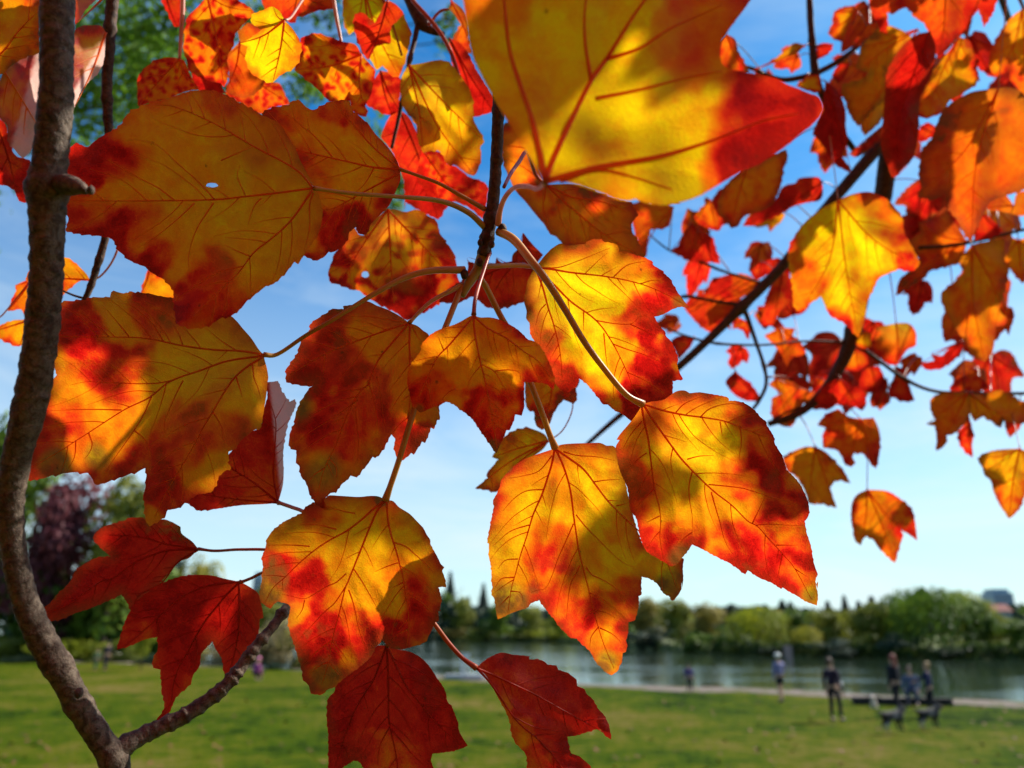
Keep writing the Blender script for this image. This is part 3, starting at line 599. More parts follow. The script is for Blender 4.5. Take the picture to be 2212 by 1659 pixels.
build_leaf('S', br_mid, "p3 500,1460 760,1460 960,1540 1170,1600 p7 1180,90 1195,140 1235,190* 1180,260 1190,340 1230,400 1260,470 1290,525* 1100,540 900,520 740,480 650,440* 590,370 540,350* 490,270 420,190 340,90 260,0 p3 210,1400 165,1280 155,1080 170,980 260,950 380,1150 450,1350",
  .52, gx=-.02, gy=-.05, red=.42, edge=.3, dry=.4, blot=.4, veins=["p3 500,1460 650,1600 p7 720,150 900,300 1050,400 1200,490", "p3 500,1460 350,1340 180,1250", "p3 500,1460 700,1560 p7 750,60 950,90 1150,170", "p3 350,1170 180,1155", "p7 500,0 480,150 540,320"], label='brown-orange leaf in shade behind the very large yellow one')
petiole('S', "p3 420,1380 355,1200 290,1280 220,1380 170,1480", (9, 8), M_PET_RED, .372)
build_leaf('T', br_mid, "p6 2080,560 2212,590 p7 480,510 400,430 320,335* 300,440 240,505 230,575 150,570 110,530* 100,580 40,585 p6 1800,600 1700,560 1690,530* 1695,620 1640,720 1560,770 1460,880* 1560,890 1640,880 1720,840 1780,870 1840,925* 1960,930 2100,890 2212,870 p7 480,760 480,620",
  .48, red=.75, edge=.3, dry=.2, blot=.3, gy=.1)
# ---- leaves that hang from the forked twig
build_leaf('E', br_left, "p9 2205,965 2100,975 1900,985 1730,1010 1650,1020 1560,1027* 1520,990 1470,960 1500,800 1700,700 1830,560 1950,420 2060,370 2080,250 2120,100 p10 40,0 110,10 190,0* 210,60 230,100 280,165 325,143* 330,190 300,260 270,330 250,420 235,500 230,600 235,720 230,820 210,900 195,950",
  .39, gx=.05, gy=0, red=.72, edge=.2, blot=.25, pale=(594, 980, .98, -.10), teeth=1.6, veins=["p10 190,950 155,750 165,550 175,350 155,250 120,150", "p9 2205,965 2000,800 1830,690 1700,560", "p9 2205,965 1900,940 1600,900"], folds=[(594, 980, .98, -.10, 1.8)], vmat=M_VEIN_DARK, label='folded red leaf showing its pale pink underside')
petiole('E', "p10 200,965 300,1000 390,1035 480,1120", (8, 8), M_PET_PINK, .37)
build_leaf('M', br_left, "p14 1050,690 1120,715 1220,735 1300,770 1370,830 1420,900 1450,950* 1500,1020 1523,1078* 1530,1130 1570,1180* 1600,1260 1618,1300* 1620,1350 1640,1400 1692,1482* 1640,1505 1560,1525 1460,1540 1415,1545 1400,1600 1415,1700 1300,1900 1130,2100* 1000,1900 860,1640 800,1600 760,1620 700,1660 600,1780* 590,1600 590,1500 590,1400 580,1300 578,1195* 590,1110 640,1050 650,980 750,900 850,820 920,740 980,690",
  .385, gx=.0, gy=-.05, teeth=1.3, red=.88, edge=.2, blot=.3, veins=["p14 1050,690 1060,900 1065,1100 1070,1300 1130,1600 1150,2000", "p14 1045,700 950,950 870,1080 800,1200 730,1380 690,1500 640,1650", "p14 1055,700 1200,1000 1300,1130 1400,1250 1520,1380 1640,1480", "p14 1070,1340 1010,1450 985,1540 980,1640", "p14 1090,1360 1180,1460 1250,1550 1350,1640"], blobs=[(845, 1640, 90, -.35)], label='deep red leaf at the bottom centre with a glowing orange lower half')
petiole('M', "d 838,1385 800,1350 740,1290 695,1228", (9, 9), M_PET_RED, .376)
build_leaf('N', br_left, "p15 -48,868 0,820 60,780 150,745 240,762* 370,775 370,800* 465,805 520,842* 580,850 600,882* 680,910 745,960* 750,1010 805,1032* 830,1080 882,1122* 900,1170 962,1242* 1000,1320 1020,1432* 970,1400 930,1350 850,1365 760,1395 670,1412 680,1470 700,1540 760,1562* 830,1620 860,1660 900,1800* 700,1900 350,1750 355,1600 330,1530 270,1470 235,1400 222,1310 200,1240 180,1200 100,1060 50,960 0,900",
  .375, gx=.12, gy=-.02, teeth=1.6, red=.80, edge=.2, blot=.3, veins=["p15 -48,868 100,930 250,1000 400,1070 600,1180 800,1290 960,1380", "p15 -48,868 30,950 100,1040 250,1260 350,1360 450,1440 620,1640 700,1800", "p15 240,1250 400,1330 600,1370", "p15 450,1440 520,1520 640,1540"],
  folds=[(1105, 1560, .83, -.55, .35)], blobs=[(1085, 1530, 40, -.45), (1110, 1580, 50, -.4), (1150, 1640, 60, -.25)], label='red leaf with a glowing orange rib at the bottom, right of the deep red one')
petiole('N', "d 1000,1422 970,1390 940,1350 900,1300 820,1250 700,1222", (10, 9), M_PET_RED, [.374, .374, .374, .375, .376, .376])
build_leaf('O', br_left, "p9 1570,1330 1520,1270 1440,1210 1430,1155* 1370,1120* 1290,1095 1200,1130 1130,1080* 1010,1085* 1000,1100 900,1130 820,1152* 760,1200 735,1242* 770,1290 830,1350 880,1390 770,1400 650,1460 590,1512* 560,1580 500,1650 p13 500,240 440,300 400,350 340,392* 372,497* 480,480 600,430 700,400 840,340 960,285 1000,330 1040,420* 1090,380 1150,300 1220,240 p9 1250,1620 1350,1500 1420,1430 1500,1400",
  .40, gx=.08, gy=.05, teeth=1.6, red=.88, edge=.15, blot=.3, dry=.25, veins=["p9 1570,1330 1300,1290 1180,1250 1050,1230 860,1220", "p9 1565,1335 1350,1340 1200,1380 1050,1450 900,1560 p13 800,180 700,250 550,360 380,430", "p9 1565,1340 1400,1440 1280,1600 p13 1100,290 1050,400"], fold=.12, fold_line="p9 1570,1330 500,1800", label='narrow dark red leaf with lobes pointing left above the darkest one')
petiole('O', "d 465,1190 520,1187 600,1190 688,1215", (6, 8), M_PET_RED, .376)
build_leaf('P', br_left, "p13 1900,185 1960,215 2040,270 2060,330 2080,420 2085,472* 2055,480 2050,560 2020,660 1950,760 1880,880 1798,942* 1770,880 1760,800 1710,720 1680,655 1640,700 1590,760 1580,850 1530,920 1500,1000 1400,1090 1370,1150 1340,1220 1290,1270 1220,1302* 1270,1240 1300,1190 1295,1090 1280,1080* 1280,1000 1270,880 1213,867* 1215,790 1250,720 1245,620 1150,640 1080,670 1000,700 925,722* 960,600 1000,480 1030,420 1060,360 1150,290 1230,225 1350,170 1450,140 1570,130 1680,135 1780,160",
  .388, gx=.05, gy=-.1, teeth=1.6, red=.98, edge=-.15, blot=.2, veins=["p13 1900,185 1750,200 1600,230 1450,300 1300,420 1150,560 980,700", "p13 1895,190 1800,280 1700,400 1620,500 1550,620 1480,750 1420,850 1370,1000 1350,1150 1230,1290", "p13 1890,190 1895,400 1885,600 1850,780 1810,910", "p13 1550,620 1560,760 1540,860"],
  blobs=[(290, 1370, 50, -.3), (360, 1500, 90, -.22), (500, 1430, 60, -.15)], label='darkest crimson leaf, hanging over the lawn at lower left')
petiole('P', "d 520,1258 545,1248 575,1235 640,1228 690,1225", (7, 9), M_PET_RED, .376)
build_leaf('Q', br_mid, "p11 525,475 500,430 450,400 370,375 300,380 220,410 150,470 100,560 75,605* 125,622 60,700 30,740 40,770 -60,852* 30,860 110,880* 140,850 200,760 300,680 400,600 480,540", .50, gx=.1, red=.15, edge=.3, blot=.5, dry=.4, step=8)
petiole('Q', "d 1215,930 1235,890 1238,850", (3, 3), M_PET_PINK, .52)
build_leaf('RR', br_mid, "p11 560,-60 700,-90 770,0 740,60 750,150* 720,182* 670,160 640,150 580,220 545,300 520,350 470,388* 420,340 410,250 350,200 340,100 345,0 420,-80", .50, red=.4, edge=.3, blot=.7, dry=.4, step=8)

# ---- spray in the upper middle, behind the central twig
br_top = empty('maple_branch', W(930, 60, .55), label='upper spray of small mottled red, orange and bright yellow leaves on thin dark shoots', category='branch', group='maple branches')
twig('stem', br_top, [(850, -80, .56, 26), (885, 0, .56, 24), (905, 40, .56, 26), (925, 62, .56, 20), (960, 75, .56, 10)], M_TWIG, nodes=[(912, 50, .3, 10)])
twig('shoot', br_top, [(905, 40, .56, 12), (895, 90, .555, 11), (885, 130, .55, 10), (872, 200, .55, 9), (860, 260, .55, 8), (846, 320, .55, 7)], M_TWIG, nodes=[(885, 128, .3, 8), (868, 225, .25, 8)])
twig('shoot', br_top, [(890, 0, .55, 9), (935, 50, .545, 9), (968, 100, .54, 9), (990, 160, .54, 8), (1005, 220, .54, 7)], M_PET_RED)
twig('shoot', br_top, [(925, 55, .55, 6), (950, 25, .55, 6), (970, 20, .55, 5)], M_PET_RED)
twig('shoot', br_top, [(715, -40, .52, 7), (727, 40, .52, 8), (735, 80, .52, 7), (742, 130, .52, 7), (750, 205, .52, 6)], M_PET_PINK)
twig('shoot', br_top, [(396, -40, .50, 9), (394, 30, .50, 9), (391, 80, .50, 8), (388, 126, .50, 7)], M_PET_PINK)
twig('shoot', br_top, [(823, -10, .55, 5), (850, 60, .55, 5), (868, 120, .55, 5)], M_PET_RED)
def bgl(key, br, o, d, **k):
    k.setdefault('step', 8.5); k.setdefault('teeth', 2.2); k.setdefault('vw', 3.2)
    return build_leaf(key, br, o, d, **k)
bgl('U1', br_top, "p1 1640,-30 1560,60 1490,130 1470,220 1460,300 1455,400 1480,480 1500,560 1560,590 1650,640 1740,655 1775,692* 1800,600 1800,500 1790,450 1850,360 1850,280 1900,220 1960,160 2012,90* 1940,40 1880,0 1800,-60", .50, red=.30, edge=.2, blot=.6, spot=1.2, label='mottled red and orange leaf in the upper spray')
bgl('U1b', br_top, "p1 1300,-80 1280,0 1320,80 1370,190 1405,215* 1450,180 1460,60 1470,-60", .54, red=.7, edge=.2)
bgl('U2', br_top, "p1 1420,465 1460,480 1490,560 1520,620 1575,705* 1480,720 1380,760 1300,790 1200,810 1095,842* 1090,780 1088,700 1090,620 1130,560 1200,500 1290,460 1370,455", .49, red=.38, edge=.2, blot=.3, spot=.9, label='small round orange leaf on a pink stalk')
bgl('U4', br_top, "p1 1900,330 1880,250 1960,180 2080,230 2180,420 2120,600 2060,700 1980,760 1880,765 1785,725* 1820,600 1790,450 1850,380", .53, red=.45, edge=.2, dry=.4)
bgl('U1c', br_top, "p1 1640,560 1740,620 1760,700 1790,740 1700,730 1570,712 1530,620 1515,565*", .52, red=.8)
bgl('U3', br_top, "p2 240,160 205,90 150,52* 110,60 60,90 -20,110 -8,190 70,230 -20,300 -110,345* -50,370 -65,450 -50,520 -20,580 40,620 90,640 150,652* 200,600 270,560 330,520 360,450 372,380 350,300 300,220", .43, red=-.05, edge=.28, blot=.15, gx=-.1, label='bright lemon yellow leaf in the upper spray')
petiole('U3', "d 628,38 650,5 680,-40", (5, 6), M_PET_PINK, .5)
bgl('U5', br_top, "p2 850,430 930,520 960,560 940,680 920,760 880,830 900,880 888,925* 830,910 780,870 760,800 680,800 600,800 520,720 420,630 318,552* 360,440 370,300 480,262* 600,295 700,330 800,350", .50, red=.2, edge=.45, blot=.4, spot=1.1, label='orange leaf with a yellow lower rim beside the lemon yellow one')
bgl('U6', br_top, "p2 350,-80 60,-20 90,60 200,120 290,182* 330,180 340,130 400,120 460,100 520,80 625,70* 640,-40", .53, red=.65, edge=.1, blot=.5)
bgl('U7', br_top, "p2 870,-90 705,-20 705,100 720,200 755,278* 800,240 850,330 900,430 940,500 975,555* 1020,520 1060,560 1090,600 1150,610* 1200,470 1240,280 1210,180 1150,60 1060,20 980,-60", .55, red=-.02, edge=.3, blot=.3, label='bright yellow leaf at the top edge partly covered by a dark red one')
bgl('U8', br_top, "p2 1060,0 1130,40 1185,110 1130,170 1080,220 1085,340 1000,352 960,375 930,430 905,475* 870,430 830,340 790,200 800,110 850,105 890,120 925,165 960,180 1000,100 1030,30", .52, red=.72, edge=.1, dry=.2)  # dark red leaf put in place of the shadow on the yellow leaf
bgl('U9', br_top, "p2 1225,515 1330,500 1420,480 1500,480 1550,500 1600,560 1650,620 1700,700 1730,800 1740,950 1780,1030 1825,1120* 1790,1170 1800,1230 1775,1340 1740,1392* 1680,1370 1600,1310 1530,1290 1480,1200 1400,1190 1340,1210* 1300,1100 1290,1000 1230,910 1180,840 1160,720 1165,620 1200,550", .53, red=.08, edge=.28, blot=.2, grn=.5, dry=.3, label='yellow leaf with olive shaded top beside the hanging twig')
bgl('U10', br_top, "p2 1150,865 1090,900 1030,1010 1005,1090* 1090,1190 1160,1350 1190,1450 1195,1660 p6 1200,90 1300,150 1400,200 1460,233* 1510,150 1600,60 p2 1500,1500 1400,1250 1290,1050 1230,930", .57, red=.78, edge=.1)
bgl('U11', br_top, "p2 1330,1180 1480,1210 1530,1300 1600,1320 1700,1400 1790,1430 1850,1480 1840,1600 p6 1850,60 1825,170 1810,225* 1730,150 1660,110 1560,80 1400,40 1320,-50 p2 1290,1400", .56, red=.55, edge=.3, blot=.4, spot=.7, label='red leaf with an orange rib behind the crossing leaf stalks')
bgl('U12', br_top, "p2 1545,300 1640,350 1700,430 1740,520 1790,600 1840,680 1890,770 1895,880* 1820,905 1740,925* 1720,850 1680,720 1620,600 1560,480", .56, red=.82, edge=.1)
bgl('U13', br_top, "p2 1560,0 1640,60 1690,150 1700,300 1725,425* 1650,400 1580,330 1600,260 1640,200 1600,130 1545,70*", .57, red=.4, edge=.3, dry=.5)
bgl('U14', br_top, "p2 1000,560 1100,580 1180,640 1150,760 1155,880* 1090,912* 1030,900 960,860 890,830 900,760 940,650", .565, red=.62, edge=.2, blot=.6)
bgl('U15', br_top, "p2 -100,560 0,580 100,650 200,660 240,740 285,825* 140,850 60,900 -30,865 -120,800 -230,740*", .56, red=.45, edge=.2, blot=.5, spot=1.1)

# ---- hanging twig at the upper left with the paler leaves
br_ul = empty('maple_branch', W(240, 60, .46), label='thin dark twig hanging behind the thick branch at the upper left with pale brown leaves', category='branch', group='maple branches')
twig('stem', br_ul, [(250, -60, .46, 24), (240, 30, .46, 25), (235, 100, .46, 24), (231, 180, .46, 21), (233, 255, .46, 20), (236, 300, .46, 17), (238, 420, .46, 16), (228, 510, .46, 15), (208, 580, .46, 15), (195, 620, .46, 13), (178, 660, .46, 12)], M_TWIG,
     nodes=[(235, 60, .2, 8), (231, 215, .25, 8), (208, 560, .25, 8), (195, 615, .2, 6)], rough=.14)
twig('shoot', br_ul, [(205, 650, .46, 6), (165, 640, .46, 5), (135, 628, .46, 4)], M_TWIG)
bgl('V1', br_ul, "p1 -200,100 0,-60 320,-60 310,200 312,420 200,450 100,510 0,590 -150,640*", .42, red=.3, edge=.1, dry=.3, veins=["p1 -200,550 0,430 150,240 330,60"], label='brown-gold leaf cut by the left edge')
bgl('V2', br_ul, "p1 30,560 120,500 200,440 310,420 320,700 300,970 280,1100 240,1200 180,1255* 130,1200 70,1120 60,1000 0,930 -60,800", .44, red=.45, dry=.4, pale=(55, 190, .9, .25), gx=1.2, veins=["p1 30,560 150,750 290,980"])
bgl('V3', br_ul, "p1 840,260 835,350 820,480 780,570 700,650 640,720 588,855* 575,700 570,400 590,250 650,205 720,200 800,205", .43, red=.25, dry=.2, pale=(192, 130, .8, .45), gx=1.5, label='pale leaf catching sun between the thick branch and the thin twig')
bgl('V3b', br_ul, "p1 880,-80 760,0 700,50 640,130 595,195* 590,0 600,-100", .44, red=.2, pale=True, gx=-.6)
bgl('V4', br_ul, "p1 -60,900 0,940 50,1000 70,1120 120,1230 200,1258 245,1300 245,1560 200,1600 150,1592* 110,1500 60,1470 0,1460 -80,1400", .45, red=.7, edge=.2, label='red leaf at the left edge half behind the thick branch')
bgl('V5', br_ul, "p5 712,708 680,655 620,598 560,550 490,530 300,560 200,700* 300,800 460,840 505,820 570,760 645,712", .47, red=.22, edge=.2)
petiole('V5', "p5 780,690 850,620 900,540 930,470", (4, 5), M_PET_PINK, .46)
bgl('V6', br_ul, "p5 260,690 230,700 120,750* 130,790 100,850 60,955* 160,940 190,980* 260,950 330,850", .50, red=.35, edge=.2, blot=.5)
petiole('V6', "p5 30,975 -10,1000 -60,1040", (3, 3), M_PET_PINK, .5)
bgl('V7', br_ul, "p5 250,1020 110,1030 0,1070 -60,1120* 0,1170 80,1210 150,1235* 250,1180", .50, red=.2, edge=.3, blot=.4)
bgl('WW', br_ul, "p5 1190,600 1240,660 1300,690 1380,740 1390,860 1240,860 1110,830* 1140,730 1165,640", .52, red=.2, edge=.3)

# ---- branch on the right, further away
br_right = empty('maple_branch', W(1915, 330, .95), label='dark forked branch on the right, out of focus, carrying many small red leaves', category='branch', group='maple branches')
limb1 = [(2010, 150, .95, 34), (1950, 240, .95, 32), (1890, 325, .95, 27), (1800, 432, .95, 24), (1745, 500, .95, 24), (1690, 575, .95, 23), (1600, 665, .95, 22), (1550, 715, .95, 19), (1480, 780, .95, 17), (1400, 848, .95, 14), (1330, 905, .95, 12), (1262, 965, .95, 9)]
limb2 = [(1950, 240, .95, 36), (1922, 330, .96, 40), (1908, 420, .97, 36), (1890, 520, .98, 34), (1865, 620, .99, 33), (1842, 720, 1.0, 32), (1815, 790, 1.0, 26), (1775, 850, 1.0, 20), (1725, 893, 1.0, 16), (1660, 916, 1.0, 13)]
twig('stem', br_right, limb1, M_TWIG, nodes=[(1600, 665, .3, 14)], step=9)
twig('limb', br_right, limb2, M_TWIG, nodes=[(1842, 715, .2, 12)], step=9)
SH = [[(1747, -60, .9, 12), (1750, 30, .9, 14), (1754, 90, .9, 14), (1760, 150, .9, 18), (1770, 190, .9, 15), (1800, 260, .92, 13), (1850, 330, .95, 12)],
      [(1560, 135, .9, 6), (1625, 148, .9, 8), (1680, 172, .9, 11), (1740, 165, .9, 12), (1790, 145, .9, 12), (1835, 115, .9, 11), (1880, 75, .92, 9)],
      [(1608, 660, .95, 9), (1540, 650, .95, 7), (1480, 640, .95, 7), (1450, 655, .95, 5)],
      [(1606, 662, .95, 11), (1630, 730, .95, 9), (1650, 790, .95, 8), (1655, 830, .95, 8), (1640, 865, .95, 8), (1625, 885, .95, 7)],
      [(1440, 708, .95, 4), (1480, 725, .95, 5), (1550, 742, .95, 6), (1650, 745, .96, 5), (1740, 737, .98, 5), (1830, 740, 1.0, 6)],
      [(1985, 535, .95, 8), (2060, 530, .95, 8), (2130, 515, .95, 7), (2230, 492, .95, 7)],
      [(1845, 740, 1.0, 9), (1900, 780, 1.0, 8), (1960, 822, 1.0, 8), (2020, 845, 1.0, 8), (2100, 850, 1.0, 8), (2230, 850, 1.0, 7)],
      [(1395, 500, .95, 3), (1445, 540, .95, 4), (1500, 560, .95, 6), (1560, 585, .95, 6), (1640, 610, .95, 6)],
      [(1660, 915, 1.0, 6), (1700, 890, 1.0, 5), (1800, 860, 1.0, 5)]]
for s_ in SH: twig('shoot', br_right, s_, M_TWIG, step=9, nodes=[(s_[2][0], s_[2][1], .3, 7)])
LIMBPTS = []
for s_ in [limb1, limb2] + SH:
    A_ = catmull(np.array(s_, float), 6); LIMBPTS.append(A_)
LIMBPTS = np.vstack(LIMBPTS)
def rl(key, o, d, att=None, **k):
    k.setdefault('step', 8); k.setdefault('teeth', 2.0); k.setdefault('vw', 2.6)
    ob = build_leaf(key, br_right, o, d, **k)
    L = LEAVES[key]; b_ = L['base']
    if att is None:
        dd = np.hypot(LIMBPTS[:, 0] - b_[0], LIMBPTS[:, 1] - b_[1]); q = int(np.argmin(dd)); att = tuple(LIMBPTS[q, :3])
    mx_, my_ = (b_[0] + att[0]) / 2, (b_[1] + att[1]) / 2 - 6
    petiole(key, "d %f,%f %f,%f" % (mx_, my_, att[0], att[1]), (2.0, 2.8), M_PET_RED if d > .85 else M_PET, [(d + att[2]) / 2, att[2]])
    return ob
rl('X1', "p4 1620,-220 980,-120 985,0 1000,80 1040,160 1080,240 1122,283* 1130,200 1128,100 1180,100 1270,60 1320,92* 1340,130 1420,182* 1450,240 1480,322* 1500,400 1542,472* 1570,430 1640,330 1700,270 1760,212* 1800,140 1850,70 1880,150 1892,218* 1950,120 1990,20 2010,-80", .82, att=(1990, -90, .7), red=.62, edge=.1, blot=.4, step=7, veins=["p4 1620,-220 1590,0 1580,200 1545,440"], label='salmon red leaf hanging from the top edge')
rl('X2', "p4 1370,230 1330,300 1250,240 1150,202* 1080,220 1000,280 920,370* 900,470 880,540 990,580 900,640 780,662* 770,740 800,800 820,880 870,960 902,1002* 960,930 1030,850 1120,760 1150,550 1220,420 1300,330", .84, red=.35, edge=-.15, dry=.5, gy=.1)
rl('X3', "p4 1470,250 1510,350 1510,450 1480,600 1400,750 1380,850 1380,1000 1360,1150 1320,1270 1250,1330 1200,1400 1165,1402* 1130,1300 1090,1200 1080,1100 1100,900 1115,700 1130,580 1190,450 1260,350 1370,270", .80, red=.93, dry=.2, label='long maroon leaf hanging vertically, darkest of the right-hand group')
rl('X4', "p4 1700,290 1790,330 1810,420 1862,480* 1830,540 1845,640 1790,700 1700,750 1620,800 1580,880 1520,910 1440,942* 1370,900 1350,850 1420,720 1480,600 1560,480 1640,370", .82, red=.18, edge=.45, gx=.15)
rl('X5', "p4 2200,70 2130,120 2060,200 2000,300 1950,400 1935,500 1975,612* 2030,590 2100,550 2110,640 2180,720 2240,840* 2400,700 2400,200", .95, att=(2165, -60, .85), red=.25, edge=.5, grn=.5)
rl('X6', "p4 2010,700 2080,690 2180,720 2250,800 2330,1000 2350,1250 2250,1420 2212,1500 p8 1960,80 1900,180 1850,270 1790,405* 1740,340 1680,230 1620,150 1590,60 p4 1600,1560 1585,1530 1500,1580 1440,1570 1365,1562* 1400,1480 1380,1400 1390,1300 1400,1200 1480,1100 1520,1000 1570,880 1680,790 1790,730 1900,710", .78, att=(2180, -60, .8), red=.48, edge=.25, grn=.2, dry=.5, step=7, label='large olive-brown leaf at the right edge')
rl('X7', "p8 740,75 850,30 970,10 1050,30 1140,80 1200,150 1250,220 1260,330 1310,420 1380,560 1372,605* 1300,640 1230,620 1130,660 1060,700 1020,780 970,880 960,960 940,1050 900,1165* 850,1110 800,1050 700,1000 660,960 620,870 600,840 540,880 490,920 450,965* 390,900 380,750 350,560 350,460 400,360 470,260 600,150", .76, att=(1786, 250, .9), red=.05, edge=.4, blot=.4, step=7, blobs=[(1800, 700, 50, .6), (1740, 620, 60, .4), (1960, 570, 30, .5)], label='yellow leaf with amber lower lobes in front of the right-hand branch')
rl('X8', "p4 640,640 700,680 760,760 800,880 800,1000 815,1110 780,1200 770,1240 820,1310 845,1362* 760,1330 700,1280 640,1180 560,1080 540,1050 600,900 620,800", .86, red=.95)
rl('X9', "p3 2100,1320 2180,1290 p4 330,1180 340,1260 310,1330 290,1450 250,1560 190,1640 p7 2080,200 2030,270 1970,302* 1930,240 1880,180 1870,100 1900,0 p3 1900,1500 2000,1390", .84, red=.38, edge=.3, dry=.5)
rl('X9b', "p7 1800,70 1700,180 1685,240 1760,290 1862,322* 1900,260 1860,190 1830,130", .9, red=.42, edge=.2)
rl('X10', "p4 615,1440 590,1405 540,1400 440,1410 400,1450 300,1480 260,1560 180,1640 p8 100,150 -20,280* 100,270 200,225 300,175 400,120 520,90 590,80 620,30", .88, red=.82, edge=.1, pale=False, label='curled crimson leaf seen edge-on beside the right-hand branch')
rl('X11', "p7 1660,260 1700,320 1790,350 1830,400 1850,470 1885,580* 1760,560 1650,560 1570,520 1495,470* 1560,430 1570,390 1600,320", .94, att=(1575, 585, .95), red=.72, edge=.1)
rl('X12', "p7 1510,130 1500,200 1460,290 1330,310 1310,400 1300,520 1270,522* 1230,400 1190,260 1180,100 1300,110 1450,110", .80, att=(1445, 540, .95), red=.5, edge=.1)
rl('X13', "p7 2200,730 2100,670 2000,660 1900,680 1800,720 1790,800 1640,860 1598,932* 1700,1050 1800,1122* 1900,1060 2000,1000 2050,850 2180,800", .96, red=.6, edge=.1, blot=.6)
rl('X14', "p8 300,640 380,720 390,870 340,900 270,970 230,1065* 140,1070 150,950 170,870 200,780 240,700", .97, red=.62, edge=.1, blot=.5)
rl('X15', "p8 280,1085 400,1092* 380,1150 440,1200 485,1280* 440,1310 380,1320 332,1395* 290,1290 240,1230 155,1150*", 1.0, red=.5, edge=.1)
rl('X16', "p7 1680,1170 1650,1230 1600,1290 1550,1345* 1530,1280 1480,1200 1560,1150", .98, red=.6)
rl('X17', "p7 2000,1430 2060,1480 2120,1530 2170,1590 2205,1660* 2100,1665 2000,1620 1940,1550 1930,1500", .98, red=.68, blot=.4)
rl('X18', "p3 1930,270 2000,310 2018,400* 2060,470 2115,575* 1960,600 1850,520 1850,400 1880,320", .72, att=(1650, 160, .9), red=.45, dry=.5)
rl('X19', "p8 1760,400 1700,300 1620,190 1590,130 1450,230 1370,252* 1400,340 1300,400 1380,540 1340,620 1230,700 1195,835* 1330,750 1440,680 1460,640 1600,600 1720,560", .95, red=.5, edge=.3, dry=.4)
rl('X20', "p8 1800,430 1870,410 2060,380 2060,550 2092,602* 2080,700 2040,860 2020,950 2080,1012* 2060,1060 1990,1080 1980,1180 1960,1280 1900,1355* 1820,1320 1760,1220 1720,1160 1620,1000 1570,900 1560,810 1660,730 1740,650 1700,560", .93, red=.3, edge=.3, dry=.35, blot=.5)
rl('X21', "p8 1200,1050 1290,1050 1340,1090 1360,1150 1350,1230 1290,1260 1240,1330 1210,1382* 1130,1370 1060,1310 1010,1230 1010,1130 1080,1080", .95, att=(1922, 590, .98), red=.5, edge=.35, grn=.9, teeth=1, label='small round orange leaf with a green centre')
rl('X21b', "p8 950,1110 1000,1130 1010,1220 960,1262* 880,1220 870,1170", .99, red=.1)
rl('X22a', "p8 880,1250 970,1310 980,1380 900,1432* 800,1420 750,1370 820,1270", 1.02, red=.4)
rl('X22b', "p8 760,1490 800,1510 880,1560 950,1600 960,1700 930,1745* 850,1700 750,1690 650,1720 555,1660* 640,1540 700,1505", .97, red=.72, blot=.3)
rl('X22c', "p8 1000,1395 1060,1390 1100,1460 1112,1540 1040,1602* 950,1590 910,1520 940,1430", 1.03, red=.66)
rl('X22d', "p8 560,1480 620,1460 760,1500 700,1560 600,1600 500,1650* 540,1560", 1.03, red=.6)
rl('X23', "p12 560,520 480,520 400,550 320,590 300,600 330,700 400,750 450,820 480,880 510,972* 600,970 680,990 728,1004* 690,900 680,830 720,790 780,790 838,814* 790,720 720,640 640,560", .93, red=.35, edge=.15, blot=.6, dry=.3)
rl('X24', "p12 920,300 1020,290 1050,350 1072,420* 1070,560 1040,695* 1000,650 950,580 870,570 850,600 880,650 842,684* 790,640 750,560 700,540 620,530 620,450 640,370 575,350* 640,270 740,220 820,280", .94, red=.55, edge=.1, blot=.6, label='three-lobed vermilion leaf below the fork of the right-hand branch')
rl('X25', "p12 970,860 1120,870 1210,920 1290,980 1330,1030 1350,1120 1367,1265* 1310,1220 1240,1180 1250,1240 1220,1330 1192,1445* 1140,1390 1070,1330 1020,1260 970,1230 940,1250 920,1305* 870,1250 860,1180 845,1090 850,970 890,900", .90, att=(1875, 930, .96), red=.38, edge=.35, blot=.4, label='single orange leaf hanging free against the pale sky')
rl('X26a', "p12 1770,90 1700,90 1600,90 1500,120 1470,170 1480,240 1510,310 1435,342* 1510,360 1520,450 1520,555* 1590,500 1600,430 1650,420 1720,360 1760,300 1790,200", .93, red=.4, edge=.1, dry=.4)
rl('X26b', "p12 1790,100 1900,100 2000,80 2100,100 2180,160 2240,200 2230,300 2180,345* 2110,320 2050,320 2030,375* 1970,330 1890,280 1820,322* 1790,260 1760,180", .95, red=.3, edge=.15, dry=.4)
rl('X26c', "p12 1765,200 1790,330 1810,430 1800,520 1807,608* 1740,550 1690,440 1740,330", .97, red=.6)
rl('X26d', "p12 1790,85 1650,70 1620,60 1660,10 1780,-60 1900,0 1935,55* 1850,75", 1.0, red=.5)
rl('X27', "p12 2180,535 2060,540 1940,560 1880,590 1840,612* 1880,680 1900,740 1950,790 1970,870 2010,960 2040,1010 2095,1090* 2160,1030 2200,950 2260,800 2350,780* 2300,600", .88, att=(2175, 852, 1.0), red=.2, edge=.3, grn=.3, dry=.4, blot=.5, label='olive-orange leaf cut by the right edge, below the thin shoots')
rl('X28', "p8 2130,120 2150,30 2212,0 2300,100 2212,200 2100,180 2000,160 1875,142* 1900,90 1970,40 2040,0 2100,70", .9, red=.58, edge=.1, grn=.3)
rl('X28b', "p8 1880,170 1960,230 2045,322* 1960,370 1815,384* 1840,280", .92, red=.62)
rl('X29', "p12 240,-20 360,0 460,60 562,92* 500,160 440,200 410,300 370,365* 280,350 220,290 220,150 290,100 190,30*", 1.0, red=.5, edge=.1, dry=.4, blot=.6)
rl('X30', "p8 1730,1190 1640,1230 1560,1310 1475,1288* 1500,1350 1395,1368* 1440,1420 1560,1412* 1660,1340 1720,1280", 1.0, red=.8)
